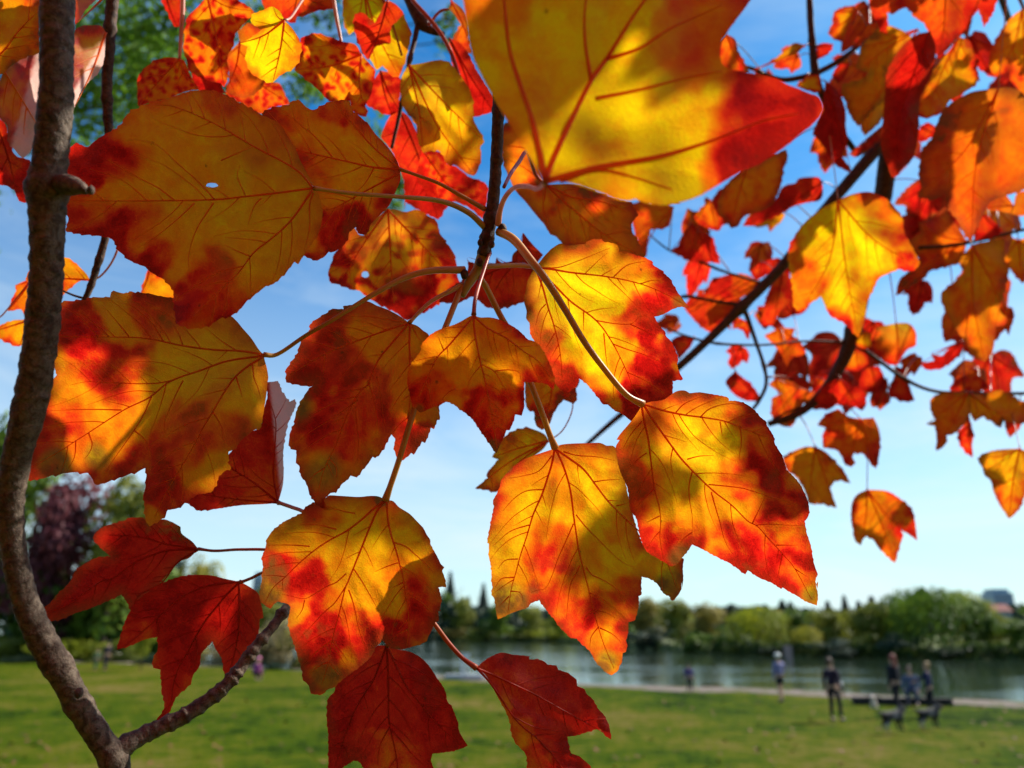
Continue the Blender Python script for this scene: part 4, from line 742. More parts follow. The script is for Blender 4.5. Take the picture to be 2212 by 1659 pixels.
rl('X31', "p8 1200,1390 1280,1420 1290,1500 1330,1620 1345,1665* 1250,1668 1130,1610* 1180,1480", 1.03, red=.62)
rl('X33', "p4 900,90 880,160 820,230 770,335* 700,300 658,262* 700,180 708,90* 780,60 860,42", .88, red=.25, dry=.4)
rl('X34', "p4 1050,165 990,190 920,250 860,330 875,385* 960,310 1050,250", .9, red=.45, dry=.3)
rl('X35', "p4 570,360 620,340 705,350* 660,420 580,472*", .9, red=.66)
rl('X36', "p4 500,600 560,590 600,620 600,730 520,720 405,682*", .85, red=.2)
rl('X37', "p4 840,500 740,520 690,600 740,665* 800,600", .92, red=.6)
rl('X39', "p4 1390,1000 1450,970 1500,1000 1515,1062* 1400,1130 1370,1080", .94, red=.6)
rl('X40', "p4 1090,1000 1000,1080 880,1180 825,1222* 900,1240 1000,1170 1085,1080", .92, red=.6, dry=.4)
rl('X41', "p4 480,360 390,340 300,420 200,490 40,570* 250,480 400,430", .88, red=.2, grn=.4)
rl('X42', "p8 130,560 280,540 360,600 350,700 250,640 150,680 90,720* 60,640", 1.02, red=.7)
rl('X43', "p7 2000,990 2110,1060 2110,1180 2040,1090 1980,1100*", 1.0, red=.45)
rl('X44', "p8 900,560 1000,640 960,760 860,800* 800,700", 1.03, red=.5)

# further leaves filling the clusters of the right-hand branch
TPL = [(0, 0, 0), (.28, -.05, 0), (.50, .10, 0), (.58, .32, 0), (.66, .56, 1), (.42, .52, 0), (.33, .60, 0), (.27, .80, 0), (.03, 1.10, 1), (-.22, .82, 0), (-.32, .60, 0), (-.42, .53, 0), (-.64, .58, 1), (-.56, .30, 0), (-.46, .08, 0), (-.25, -.06, 0)]
rx = random.Random(21)
FILL = [(1500, 600, 70, 20), (1545, 665, 75, -30), (1640, 560, 60, 10), (1700, 640, 70, 160), (1665, 690, 55, -60), (1440, 700, 45, 80), (1590, 770, 40, 30), (1700, 800, 80, 20), (1735, 850, 70, -40), (1790, 780, 90, 30), (1850, 800, 85, -20), (1800, 840, 80, 60), (1880, 730, 60, 10),
        (1905, 850, 50, 200), (1960, 795, 55, 40), (1990, 450, 95, 20), (2040, 480, 90, -35), (1960, 520, 80, 50), (2110, 440, 80, 10), (2160, 500, 90, -10), (2120, 640, 90, 20), (2080, 720, 80, -20), (2150, 700, 70, 30), (2080, 830, 80, 40), (2150, 820, 90, -10), (2190, 900, 60, 20),
        (1850, 60, 90, 30), (1900, 110, 100, -20), (1830, 170, 80, 60), (1890, 230, 90, 10), (2060, 60, 90, 30), (2120, 120, 80, -30), (2170, 200, 90, 20), (2060, 170, 80, 0), (1560, 440, 60, 200), (1640, 380, 90, 20), (1500, 500, 70, 0), (1420, 440, 80, -10), (1650, 470, 60, 60), (1930, 330, 80, 10),
        (1980, 640, 60, 20), (2200, 560, 70, 0), (1700, 130, 45, 70), (1650, 170, 40, 120), (1790, 330, 60, 10)]
for q_, (x_, y_, s_, a_) in enumerate(FILL):
    ca, sa = math.cos(R(a_)), math.sin(R(a_)); fx = rx.uniform(.45, 1.0); sh_ = rx.uniform(-.35, .35); o_ = 'd'
    for (u, v, tip) in TPL:
        u = (u + sh_ * v * .4) * fx + rx.uniform(-.035, .035) * (u != 0); v = v + rx.uniform(-.04, .04) * (v != 0) - .5
        o_ += ' %.1f,%.1f%s' % (x_ + s_ * 1.22 * (u * ca - v * sa), y_ + s_ * 1.22 * (u * sa + v * ca), '*' if tip else '')
    dk = rx.random() * .9
    rl('Y%d' % q_, o_, rx.uniform(.97, 1.18), step=9, red=(.8 if dk < .45 else .6 if dk < .8 else .3), edge=.15, dry=rx.uniform(0, .5), blot=.5, gx=rx.uniform(-.5, .5), gy=rx.uniform(-.3, .3), sec=False)
# ================================================================== SHADE_LEAVES ADDED OUT OF VIEW TO SHADE THE LEAVES
br_shade = empty('maple_branch', W(2900, -900, 1.3), label='maple branch added out of view past the upper right corner to shade the leaves below', category='branch', group='maple branches')
def shade_leaf_mesh(seed):
    rng = random.Random(seed)
    tips = [(-90 + 0, .25), (-35, .95), (-10, .62), (25, .86), (45, .70), (90, 1.12), (135, .70), (155, .86), (190, .62), (215, .95)]
    vs = [(0, 0, 0)]; n = len(tips)
    ring = []
    for i in range(n):
        a, r = tips[i]; b_, q = tips[(i + 1) % n]
        if b_ < a: b_ += 360
        for k in range(4):
            t = k / 4; aa = R(a + (b_ - a) * t); rr = (r + (q - r) * t) * (1 + rng.uniform(-.04, .04))
            if k: rr *= 0.97 if k != 2 else 1.02
            ring.append((math.cos(aa) * rr, math.sin(aa) * rr, 0.12 * rr * rr * math.sin(3 * aa)))
    vs += ring; m = len(ring)
    fs = [(0, 1 + i, 1 + (i + 1) % m) for i in range(m)]
    me = bpy.data.meshes.new('leaf'); me.from_pydata(vs, [], fs); me.materials.append(M_LEAF)
    at = me.color_attributes.new('tone', 'FLOAT_COLOR', 'POINT')
    at.data.foreach_set('color', np.array([(0.2 + 0.5 * math.hypot(v[0], v[1]), 0, 0, 0) for v in vs], np.float32).ravel())
    return me
SHADE_LEAVES = [shade_leaf_mesh(i) for i in range(4)]
OVER = []
# places the photograph shows in full sun: added shade leaves keep clear of the line from these to the sun
LIT = [(1250, 600, 'I', 45), (1280, 700, 'I', 60), (1220, 700, 'I', 60), (1400, 700, 'I', 60), (1350, 620, 'I', 50), (1330, 790, 'I', 45), (1200, 790, 'I', 40), (920, 810, 'G', 32), (950, 780, 'G', 30), (1075, 925, 'G', 32), (1050, 890, 'G', 25),
       (1150, 1050, 'K', 60), (1230, 1040, 'K', 50), (1140, 1150, 'K', 60), (1280, 1060, 'K', 40), (1100, 1240, 'K', 45), (1200, 1330, 'K', 40), (1300, 1390, 'K', 45), (1160, 1230, 'K', 40), (1100, 1290, 'K', 30),
       (760, 1300, 'L', 60), (740, 1250, 'L', 40), (630, 1270, 'L', 45), (900, 1300, 'L', 50), (830, 1330, 'L', 45), (680, 1330, 'L', 40), (590, 1220, 'L', 30), (590, 1290, 'L', 25), (920, 1230, 'L', 25),
       (150, 900, 'D', 50), (220, 950, 'D', 45), (260, 900, 'D', 40), (130, 980, 'D', 40), (290, 860, 'D', 25), (790, 510, 'H', 35), (760, 550, 'H', 35), (940, 570, 'H', 30), (880, 610, 'H', 30), (840, 1620, 'M', 55), (900, 1640, 'M', 35),
       (1080, 1530, 'N', 28), (1120, 1600, 'N', 40), (1250, 370, 'A', 45), (1400, 320, 'A', 60), (1530, 320, 'A', 50), (1480, 400, 'A', 30), (590, 100, 'U3', 40), (700, 190, 'U5', 40), (840, 60, 'U7', 35), (850, 120, 'U7', 30), (900, 230, 'U9', 28), (945, 290, 'U9', 40), (970, 340, 'U9', 30),
       (1500, 920, 'J', 50), (1560, 1110, 'J', 50), (1700, 1230, 'J', 60), (1640, 1190, 'J', 40), (1470, 1180, 'J', 40), (1400, 1150, 'J', 30), (1560, 1010, 'J', 25), (1870, 460, 'X7', 40), (1890, 540, 'X7', 40), (1820, 620, 'X7', 25), (1760, 470, 'X7', 25), (1860, 1120, 'X25', 45), (1830, 940, 'X24', 30), (935, 420, 'U11', 25), (340, 170, 'U2', 40), (470, 60, 'U1', 30), (2050, 200, 'X4', 30), (2010, 80, 'X1', 60)]
LITP = [(W(x, y, float(LEAVES[k]['depth'](np.array([x, y]))[0])), r * LEAVES[k]['d'] / F) for x, y, k, r in LIT]
LITP += [(W(x, y, d), 16 * d / F) for x, y, d in [(155, 300, .27), (156, 340, .27), (160, 375, .27), (62, 1040, .283), (58, 1100, .283), (62, 1160, .284), (72, 1230, .286), (90, 1300, .288), (120, 1370, .29), (145, 1430, .293), (520, 1440, .332), (560, 1388, .338), (590, 1352, .345), (470, 1495, .324), (608, 930, .385), (612, 1000, .385)]]
def shade(x, y, d, r, rot=None, depth_=0):
    P = W(x, y, d); rng = random.Random(int(x * 7 + y * 13)); rw = r * d / F
    for L_, lr in LITP:
        v = L_ - P; v = v - S * v.dot(S); rw = min(rw, (v.length - lr) / 0.98)
    if rw < 0.72 * r * d / F and depth_ < 2 and r > 22:
        for k in range(6): shade(x + math.cos(k * 1.047 + .3) * r * .58, y + math.sin(k * 1.047 + .3) * r * .58, d, r * .46, None, depth_ + 1)
    if rw < 0.0028: return
    r = rw * F / d
    t = 0.35
    while t < 4:
        px, py, pd = proj(P + S * t)
        m_ = rw * 1.25 * F / max(pd, .05) + 25
        if px > 2212 + m_ or py < -m_: break
        t += 0.05
    t += rng.uniform(0, .06)
    o = bpy.data.objects.new('leaf', SHADE_LEAVES[rng.randrange(4)])
    link(o, br_shade); o.location = P + S * t - br_shade.location
    q = S.to_track_quat('Z', 'Y').to_matrix().to_4x4() @ Matrix.Rotation(rot if rot is not None else rng.uniform(0, 6.28), 4, 'Z')
    o.rotation_euler = q.to_euler(); s_ = rw * 1.08; o.scale = (s_, s_, s_); OVER.append(P + S * t); o['dbg'] = 'S%d,%d' % (x, y)
for x, y, d, r in [
    (115, 40, .27, 110), (118, 180, .27, 85), (97, 490, .275, 75), (90, 610, .275, 85), (80, 740, .278, 90), (60, 860, .28, 90), (20, 985, .282, 60), (-10, 1120, .285, 45),
    (160, 1520, .297, 62), (220, 1590, .30, 62), (265, 1650, .30, 55), (330, 1590, .312, 55), (400, 1560, .317, 40),
    (1120, 120, .225, 130), (1330, 20, .225, 200), (1560, 90, .225, 150), (1380, -150, .225, 200), (1240, 180, .225, 60),
    (290, 320, .325, 160), (480, 290, .325, 150), (590, 440, .325, 150), (400, 500, .325, 160), (450, 640, .325, 110), (210, 430, .325, 130),
    (730, 380, .36, 130), (720, 510, .36, 90), (810, 310, .36, 95), (1000, 450, .37, 60), (930, 400, .365, 50),
    (260, 720, .345, 130), (420, 740, .345, 130), (520, 830, .345, 120), (150, 720, .345, 80), (420, 950, .345, 110), (340, 1070, .35, 70), (510, 930, .35, 90), (350, 860, .345, 50),
    (480, 1010, .39, 95), (555, 930, .39, 60), (540, 1060, .39, 50),
    (740, 760, .343, 130), (720, 900, .343, 120), (850, 800, .343, 90), (710, 1020, .343, 70), (880, 920, .343, 75), (700, 680, .343, 60), (830, 700, .343, 70), (660, 820, .343, 50), (790, 960, .343, 60),
    (1040, 750, .324, 88), (1120, 770, .324, 80), (1150, 840, .324, 45), (975, 720, .324, 40),
    (890, 520, .44, 70), (830, 640, .44, 60), (750, 610, .44, 40), (940, 480, .44, 50), (900, 690, .44, 50),
    (1175, 545, .382, 45), (1330, 880, .382, 70), (1420, 860, .382, 60),
    (1640, 940, .346, 95), (1400, 960, .346, 75), (1690, 1060, .346, 75), (1395, 1060, .346, 50), (1570, 870, .346, 60), (1680, 1000, .346, 70), (1610, 980, .346, 60), (1450, 1070, .346, 50), (1600, 1080, .346, 40),
    (1290, 1230, .372, 95), (1370, 1140, .372, 75), (1430, 1230, .372, 60), (1240, 1310, .372, 40),
    (760, 1120, .337, 110), (870, 1150, .337, 90), (650, 1170, .337, 70), (780, 1200, .337, 60), (700, 1440, .337, 70), (820, 1420, .337, 50), (760, 1400, .337, 40),
    (840, 1470, .385, 110), (920, 1530, .385, 100), (760, 1540, .385, 70), (960, 1600, .385, 60),
    (1190, 1480, .375, 100), (1230, 1560, .375, 70), (1130, 1440, .375, 50),
    (330, 1200, .40, 110), (210, 1270, .40, 90), (130, 1310, .40, 60), (400, 1180, .4, 50),
    (420, 1340, .388, 120), (500, 1380, .388, 80), (400, 1470, .388, 80), (310, 1380, .388, 60), (370, 1540, .388, 40),
    (1200, 440, .52, 120), (1330, 480, .52, 100), (1120, 340, .52, 90), (1110, 600, .43, 80), (1180, 620, .43, 50),
    (1070, 330, .37, 60), (1060, 440, .37, 50), (1030, 580, .37, 45),
    (950, 190, .53, 70), (1000, 260, .53, 50), (440, 120, .5, 50), (60, 80, .42, 100), (560, 140, .53, 50), (690, 40, .53, 60),
    (1970, 200, .8, 110), (1960, 330, .8, 80), (1870, 200, .84, 100), (2110, 310, .6, 120), (2040, 440, .6, 90), (2160, 450, .6, 70), (1600, 410, .84, 100), (1790, 250, .86, 100),
    (1770, 540, .62, 75), (1740, 620, .62, 50), (2100, 590, .93, 80), (2060, 900, .94, 70), (2170, 900, .95, 60), (1790, 1010, .93, 40), (2180, 60, .78, 80), (1990, 530, .95, 60), (1950, 1110, .9, 30), (1630, 640, .96, 40)]:
    shade(x, y, d, r)
for q_, (x_, y_, s_, a_) in enumerate(FILL):
    if q_ % 3: shade(x_, y_, LEAVES['Y%d' % q_]['d'], s_ * .6)
# stems added out of view for the shade leaves
c0 = sum(OVER, Vector()) / len(OVER)
OVER.sort(key=lambda p: (p - c0).length)
for k in range(5):
    far = OVER[-2 - k * 7]; mid_ = (c0 + far) / 2 + Vector((0, 0, .06))
    pts = [c0 + Vector((0, 0, .25)), mid_ + Vector((0, 0, .12)), far + Vector((0, 0, .03))]
    A_ = catmull(np.array([tuple(p) for p in pts]), 8); n_ = len(A_)
    V_, F_ = tube([([Vector(a) for a in A_], [0.0045 * (1 - 0.75 * i / n_) for i in range(n_)])], 8)
    mesh_obj('stem', V_, F_, M_TWIG, br_shade)

# ---- maple added unseen behind and above the photographer to cut sky light
mt = empty('added_maple_tree', Vector((-1.2, -2.6, .8)), label='spreading maple tree of these branches, added unseen behind the viewpoint to dim sky light', category='tree')
rngm = random.Random(3); Vm = []; Fm = []
while len(Fm) < 16000:
    v = Vector((rngm.uniform(-1, 1), rngm.uniform(-1, 1), rngm.uniform(-1, 1)))
    if not .45 < v.length < 1: continue
    c = Vector((-1.0, -3.6, 4.2)) + Vector((v.x * 4.6, v.y * 3.2, v.z * 3.4))
    if c.y > -.45 or c.z < 1.0: continue
    n = Vector((rngm.uniform(-1, 1), rngm.uniform(-1, 1), rngm.uniform(.2, 1.4))).normalized(); u = n.orthogonal().normalized(); u.rotate(Matrix.Rotation(rngm.uniform(0, 6), 3, n)); w = n.cross(u); s_ = rngm.uniform(.07, .13)
    k = len(Vm); Vm += [c - w * s_, c - u * s_ * .9, c + w * s_, c + u * s_ * .9]; Fm.append((k, k + 1, k + 2, k + 3))
me_o = mesh_obj('crown', Vm, Fm, M_LEAF, mt, smooth=False)
at = me_o.data.color_attributes.new('tone', 'FLOAT_COLOR', 'POINT')
at.data.foreach_set('color', np.array([(rngm.uniform(.3, .9), 0, .1, 0) for _ in Vm], np.float32).ravel())
B0 = Vector((-1.2, -2.6, .8)); pm = [([B0, B0 + Vector((.05, .1, 1.4)), B0 + Vector((.1, .0, 3.0)), B0 + Vector((0, -.3, 5.2))], [.20, .16, .12, .05])]
for tx, ty, tz in [(2.4, 2.2, 2.3), (.6, 2.4, 2.4), (-1.0, 2.3, 2.2), (-3.0, .5, 3.0), (2.5, -1.5, 3.4), (-.5, -3.0, 3.2), (1.2, 2.0, 3.2)]:
    pm.append(([B0 + Vector((.05, .05, 1.5)), B0 + Vector((tx * .5, ty * .5, tz * .75)), B0 + Vector((tx, ty, tz))], [.08, .05, .018]))
V_, F_ = tube(pm, 10); mesh_obj('trunk', V_, F_, M_BARK, mt)
# ================================================================== GROUND, WATER, PATH
NS = sorted([tuple(G(x, y))[:2] for x, y in [(-1500, 1421), (-600, 1424), (0, 1426), (300, 1432), (560, 1441), (800, 1452), (1000, 1462), (1200, 1472), (1400, 1481), (1600, 1488), (1800, 1496), (2000, 1504), (2150, 1511), (2400, 1524), (3200, 1560)]])
nsx = np.array([p[0] for p in NS]); nsy = np.array([p[1] for p in NS])
def shore(x): return float(np.interp(x, nsx, nsy)) + 0.35 * math.sin(x * .7) + 0.2 * math.sin(x * 1.9 + 1)
def knoll(x, y): return 0.9 * math.exp(-((x * x + y * y) / 36.0)) + 0.04 * noise.noise((x * .15, y * .15, 0)) * 3
def sheet(name, cols, rowsf, zf, mat):
    V = []; Fc = []; nr = None
    for x in cols:
        r = rowsf(x); nr = len(r)
        for y in r: V.append((x, y, zf(x, y)))
    for i in range(len(cols) - 1):
        for j in range(nr - 1):
            a = i * nr + j; Fc.append((a, a + nr, a + nr + 1, a + 1))
    return mesh_obj(name, V, Fc, mat, None, kind='structure')
b = NB('lawn_grass'); tc = b.n('ShaderNodeTexCoord'); o_ = tc.outputs['Object']
n1 = b.noise(o_, .22, 5, .6); n2 = b.noise(o_, 1.7, 5, .65); n3 = b.noise(o_, 7, 5, .75)
n0 = b.noise(o_, .06, 2, .5)
m = b.math('ADD', b.math('ADD', b.math('MULTIPLY', n1, .35), b.math('MULTIPLY', n0, .25)), b.math('ADD', b.math('MULTIPLY', n2, .36), b.math('MULTIPLY', n3, .25)))
col = b.ramp(m, [(0.52, (.012, .028, .001)), (0.568, (.040, .075, .001)), (0.605, (.070, .095, .002)), (0.64, (.105, .105, .006)), (0.69, (.16, .12, .03))])
bn = b.n('ShaderNodeBump', {'Height': n3, 'Strength': 1.0, 'Distance': .05})
p = b.n('ShaderNodeBsdfPrincipled', {'Base Color': col, 'Roughness': .9, 'Specular IOR Level': .03, 'Normal': bn.outputs[0]})
t_ = b.n('ShaderNodeBsdfTranslucent', {'Color': col})
M_GRASS = b.surf(b.n('ShaderNodeMixShader', {0: .25, 1: p.outputs[0], 2: t_.outputs[0]}).outputs[0])
b = NB('gravel'); tc = b.n('ShaderNodeTexCoord'); f1 = b.noise(tc.outputs['Object'], 1.1, 5, .7); f2 = b.noise(tc.outputs['Object'], 9, 3, .6)
col = b.mix(b.mr(f1, .50, .60, 0, 1), b.mix(f2, (.13, .10, .085, 1), (.21, .165, .145, 1)), (.06, .075, .012, 1))
M_GRAVEL = b.surf(b.n('ShaderNodeBsdfPrincipled', {'Base Color': col, 'Roughness': .95, 'Specular IOR Level': .05}).outputs[0])
M_MUD = simple('lake_mud', (.10, .09, .06), .9, .3, 1.0)
cols = np.concatenate([np.linspace(-260, -60, 30), np.linspace(-58, 60, 100), np.linspace(64, 200, 20)])
def lawn_rows(x):
    s_ = shore(x); return list(np.linspace(-30, 8, 30)) + list(np.linspace(8.5, s_, 50)) + [s_ + .6, s_ + 1.6, s_ + 3.5]
def lawn_z(x, y):
    s_ = shore(x); return knoll(x, y) if y <= s_ + 1e-4 else knoll(x, s_) - 0.32 * (y - s_)
sheet('lawn', cols, lawn_rows, lawn_z, M_GRASS)
def gravel_w(x): return float(np.interp(x, [-60, -20, 0, 6, 20, 40], [2.2, 1.8, 3.0, 3.3, 3.1, 3.0]))
def grow(x):
    s_ = shore(x); w = gravel_w(x) * (1 + .12 * math.sin(x * 1.1)); return list(np.linspace(s_ - w, s_, 8)) + [s_ + .6, s_ + 1.6]
sheet('gravel_path', np.linspace(-150, 120, 220), grow, lambda x, y: lawn_z(x, y) + .006, M_GRAVEL)
# far bank
FS = sorted([tuple(G(x, y, -.5))[:2] for x, y in [(-900, 1384), (400, 1383), (940, 1384), (1200, 1387), (1350, 1396), (1480, 1409), (1600, 1416), (1800, 1421), (2000, 1424), (2212, 1427), (2500, 1430), (3300, 1440)]])
fsx = np.array([p[0] for p in FS]); fsy = np.array([p[1] for p in FS])
def fshore(x): return float(np.interp(x, fsx, fsy)) + .8 * math.sin(x * .23) + .4 * math.sin(x * .9)
fcols = np.linspace(-420, 420, 240)
M_FARGRASS = simple('bank_grass', (.06, .09, .015), .9, .4, .3, c2=(.13, .12, .035))
sheet('far_bank', fcols, lambda x: [fshore(x) + k for k in (0, .8, 2, 5, 15, 60, 200, 600, 2500)], lambda x, y: -.7 + min(1.2, (y - fshore(x)) * .5) + max(0, y - fshore(x) - 60) * .006, M_FARGRASS)
mesh_obj('lake_bed', [(-3000, -200, -2.2), (3000, -200, -2.2), (3000, 4000, -2.2), (-3000, 4000, -2.2)], [(0, 1, 2, 3)], M_MUD, None, kind='structure')
b = NB('lake_water'); tc = b.n('ShaderNodeTexCoord'); mpp = b.n('ShaderNodeMapping', {'Vector': tc.outputs['Object'], 'Scale': (.5, 1.0, 1)})
f1 = b.noise(mpp.outputs[0], 1.3, 4, .6); f2 = b.noise(mpp.outputs[0], .08, 3, .5)
bn = b.n('ShaderNodeBump', {'Height': f1, 'Strength': b.mr(f2, .42, .60, .15, 1.0), 'Distance': .05})
p = b.n('ShaderNodeBsdfPrincipled', {'Base Color': (.018, .030, .018, 1), 'Roughness': .06, 'Specular IOR Level': .6, 'IOR': 1.33, 'Normal': bn.outputs[0]})
M_WATER = b.surf(p.outputs[0])
mesh_obj('lake_water', [(-1500, -10, -.5), (1500, -10, -.5), (1500, 1500, -.5), (-1500, 1500, -.5)], [(0, 1, 2, 3)], M_WATER, None, kind='structure')

# ================================================================== TREES
def foliage(name, c1, c2, transl=.35):
    b = NB(name); tc = b.n('ShaderNodeTexCoord'); oi = b.n('ShaderNodeObjectInfo')
    v = b.n('ShaderNodeVectorMath', {0: tc.outputs['Object'], 1: oi.outputs['Random']}, operation='ADD').outputs[0]
    f = b.noise(v, .55, 3, .6); g = b.noise(v, 5.0, 2, .6)
    k = b.math('ADD', b.math('MULTIPLY', f, .7), b.math('MULTIPLY', g, .3))
    col = b.mix(b.mr(k, .38, .60, 0, 1), C4(c1), C4(c2))
    p = b.n('ShaderNodeBsdfPrincipled', {'Base Color': col, 'Roughness': .6, 'Specular IOR Level': .25})
    t = b.n('ShaderNodeBsdfTranslucent', {'Color': col})
    return b.surf(b.n('ShaderNodeMixShader', {0: transl, 1: p.outputs[0], 2: t.outputs[0]}).outputs[0])
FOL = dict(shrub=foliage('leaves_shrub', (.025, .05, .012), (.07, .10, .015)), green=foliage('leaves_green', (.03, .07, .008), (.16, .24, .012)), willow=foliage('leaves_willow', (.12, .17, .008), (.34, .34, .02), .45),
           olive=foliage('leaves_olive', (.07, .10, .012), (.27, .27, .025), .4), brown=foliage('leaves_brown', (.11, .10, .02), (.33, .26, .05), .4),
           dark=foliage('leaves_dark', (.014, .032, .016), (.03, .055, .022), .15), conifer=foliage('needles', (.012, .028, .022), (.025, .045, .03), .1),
           plum=foliage('leaves_plum', (.07, .012, .02), (.20, .05, .055)), tan=foliage('reeds_tan', (.26, .20, .09), (.36, .29, .13)),
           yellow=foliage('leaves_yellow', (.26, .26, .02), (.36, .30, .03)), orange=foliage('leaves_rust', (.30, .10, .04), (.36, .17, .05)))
M_TRUNK = simple('tree_bark', (.10, .075, .055), .9, .4, 3.0, bump=.5)
def crown_mesh(kind, n, q, seed):
    """crown one unit high and about one unit wide, made of leaf clumps in lobes"""
    rng = random.Random(seed); V = []; Fc = []; lobes = []
    if kind == 'round':
        for i in range(16):
            a = rng.uniform(0, 6.28); r = rng.uniform(.0, .30); z = rng.uniform(.24, .80)
            lobes.append((math.cos(a) * r, math.sin(a) * r, z, rng.uniform(.13, .22), rng.uniform(.11, .19)))
    elif kind == 'bush':
        for i in range(16):
            a = rng.uniform(0, 6.28); r = rng.uniform(.0, .42); z = rng.uniform(.05, .72) * (1 - r * .8)
            lobes.append((math.cos(a) * r, math.sin(a) * r, z, rng.uniform(.12, .22), rng.uniform(.12, .22)))
    for i in range(n):
        if kind in ('round', 'bush'):
            lx, ly, lz, rx, rz = lobes[rng.randrange(len(lobes))]
            while True:
                v = Vector((rng.uniform(-1, 1), rng.uniform(-1, 1), rng.uniform(-1, 1)))
                if v.length < 1: break
            v = v.normalized() * (v.length ** .35)
            c = Vector((lx + v.x * rx, ly + v.y * rx, lz + v.z * rz)); nn = v + Vector((rng.uniform(-.6, .6), rng.uniform(-.6, .6), rng.uniform(-.3, .9)))
            sx, sy = q * rng.uniform(.6, 1.3), q * rng.uniform(.5, 1.0)
        elif kind == 'willow':
            a = rng.uniform(0, 6.28); r = .48 * math.sqrt(rng.random()); top = .98 - .9 * r * r - .1 * abs(math.sin(a * 3)); z = top - rng.random() ** 1.3 * (.2 + 1.5 * r * .9)
            z = max(.03, z); r *= 1 + .05 * math.sin(a * 9)
            c = Vector((math.cos(a) * r, math.sin(a) * r, z)); nn = Vector((math.cos(a) + rng.uniform(-.5, .5), math.sin(a) + rng.uniform(-.5, .5), rng.uniform(-.1, .5)))
            sx, sy = q * rng.uniform(.35, .6), q * rng.uniform(1.2, 2.4)
        else:
            z = rng.random() ** 1.5; tier = (z * 14) % 1; r = (1 - z) ** .9 * .26 * (1.0 - .35 * tier) * math.sqrt(rng.uniform(.25, 1)); a = rng.uniform(0, 6.28)
            c = Vector((math.cos(a) * r, math.sin(a) * r, .06 + z * .94 - r * .12)); nn = Vector((math.cos(a) * .5, math.sin(a) * .5, rng.uniform(.3, 1)))
            sx, sy = q * rng.uniform(.5, 1.0), q * rng.uniform(.5, 1.1)
        nn = nn.normalized() if nn.length > .01 else Vector((0, 0, 1))
        u = nn.cross(Vector((0, 0, 1))); u = u.normalized() if u.length > .01 else Vector((1, 0, 0)); w = nn.cross(u)
        if kind != 'willow':
            an = rng.uniform(0, 3.14); u, w = u * math.cos(an) + w * math.sin(an), w * math.cos(an) - u * math.sin(an)
        k = len(V)
        V += [c - u * sx - w * sy * .3, c + w * sy, c + u * sx - w * sy * .2, c - w * sy]
        Fc.append((k, k + 3, k + 2, k + 1))
    me = bpy.data.meshes.new('crown'); me.from_pydata([tuple(v) for v in V], [], Fc); me.materials.append(FOL['green']); return me
CROWN = {k: [crown_mesh(k, n, q, 11 * j + len(k)) for j in range(3)] for k, n, q in [('round', 4200, .022), ('bush', 3600, .026), ('willow', 4200, .02), ('conifer', 3000, .03)]}
def trunk_mesh(seed):
    rng = random.Random(seed); paths = []
    P = [Vector((0, 0, 0)), Vector((rng.uniform(-.01, .01), 0, .2)), Vector((rng.uniform(-.02, .02), rng.uniform(-.02, .02), .5)), Vector((rng.uniform(-.03, .03), 0, .8))]
    paths.append((P, [.028, .022, .014, .005]))
    for i in range(6):
        z = rng.uniform(.2, .55); a = rng.uniform(0, 6.28); l = rng.uniform(.15, .28)
        s_ = Vector((0, 0, z)); paths.append(([s_, s_ + Vector((math.cos(a) * l * .5, math.sin(a) * l * .5, l * .5)), s_ + Vector((math.cos(a) * l, math.sin(a) * l, l * 1.1))], [.011, .007, .003]))
    V, Fc = tube(paths, 7); me = bpy.data.meshes.new('trunk'); me.from_pydata([tuple(v) for v in V], [], Fc); me.materials.append(M_TRUNK)
    me.polygons.foreach_set('use_smooth', [True] * len(me.polygons)); return me
TRUNK = [trunk_mesh(i) for i in range(3)]
ORD = ['first', 'second', 'third', 'fourth', 'fifth', 'sixth', 'seventh', 'eighth', 'ninth', 'tenth', 'eleventh', 'twelfth']
tcount = [0]
def tree(name, cat, loc, h, w, kind, fol, label, group=None, seed=None, trunk=True):
    tcount[0] += 1; i = seed if seed is not None else tcount[0]
    e = empty(name, loc, label=label, category=cat, group=group)
    e.rotation_euler = (0, 0, i * 2.4)
    c = bpy.data.objects.new('crown', CROWN[kind][i % 3]); link(c, e); c.scale = (w, w, h); c.location = (0, 0, -.02 * h)
    c.material_slots[0].link = 'OBJECT'; c.material_slots[0].material = FOL[fol]
    if trunk:
        t = bpy.data.objects.new('trunk', TRUNK[i % 3]); link(t, e); t.scale = (min(w, h), min(w, h), h)
    return e
def far_tree(x, ytop, wpx, back, kind, fol, label, group='trees on the far shore', **k):
    """tree standing `back` metres behind the far waterline in the direction of picture column x"""
    g = G(x, 1400, -.5); dr = Vector((g.x, g.y, 0)).normalized(); r = 30.0
    while r < 900 and dr.y * r < fshore(dr.x * r): r += .5
    r += back; p = dr * r; z0 = .2
    d = proj(Vector((p.x, p.y, 2.0)))[2]; ztop = 0
    lo, hi = 0, 120
    for _ in range(40):
        mid = (lo + hi) / 2
        if proj(Vector((p.x, p.y, mid)))[1] > ytop: lo = mid
        else: hi = mid
    h = (lo - z0) * (1.24 if kind in ('round', 'bush') else 1.03); w = wpx * d / F
    cat = 'bush' if kind == 'bush' else 'tree'
    nm = {'round': 'broadleaf_tree', 'bush': 'waterside_bush', 'willow': 'willow_tree', 'conifer': 'conifer_tree'}[kind]
    return tree(nm, cat, Vector((p.x, p.y, z0 - .3)), h + .3, w * (1.12 if kind != 'conifer' else 1.9), kind, fol, label, group, **k)
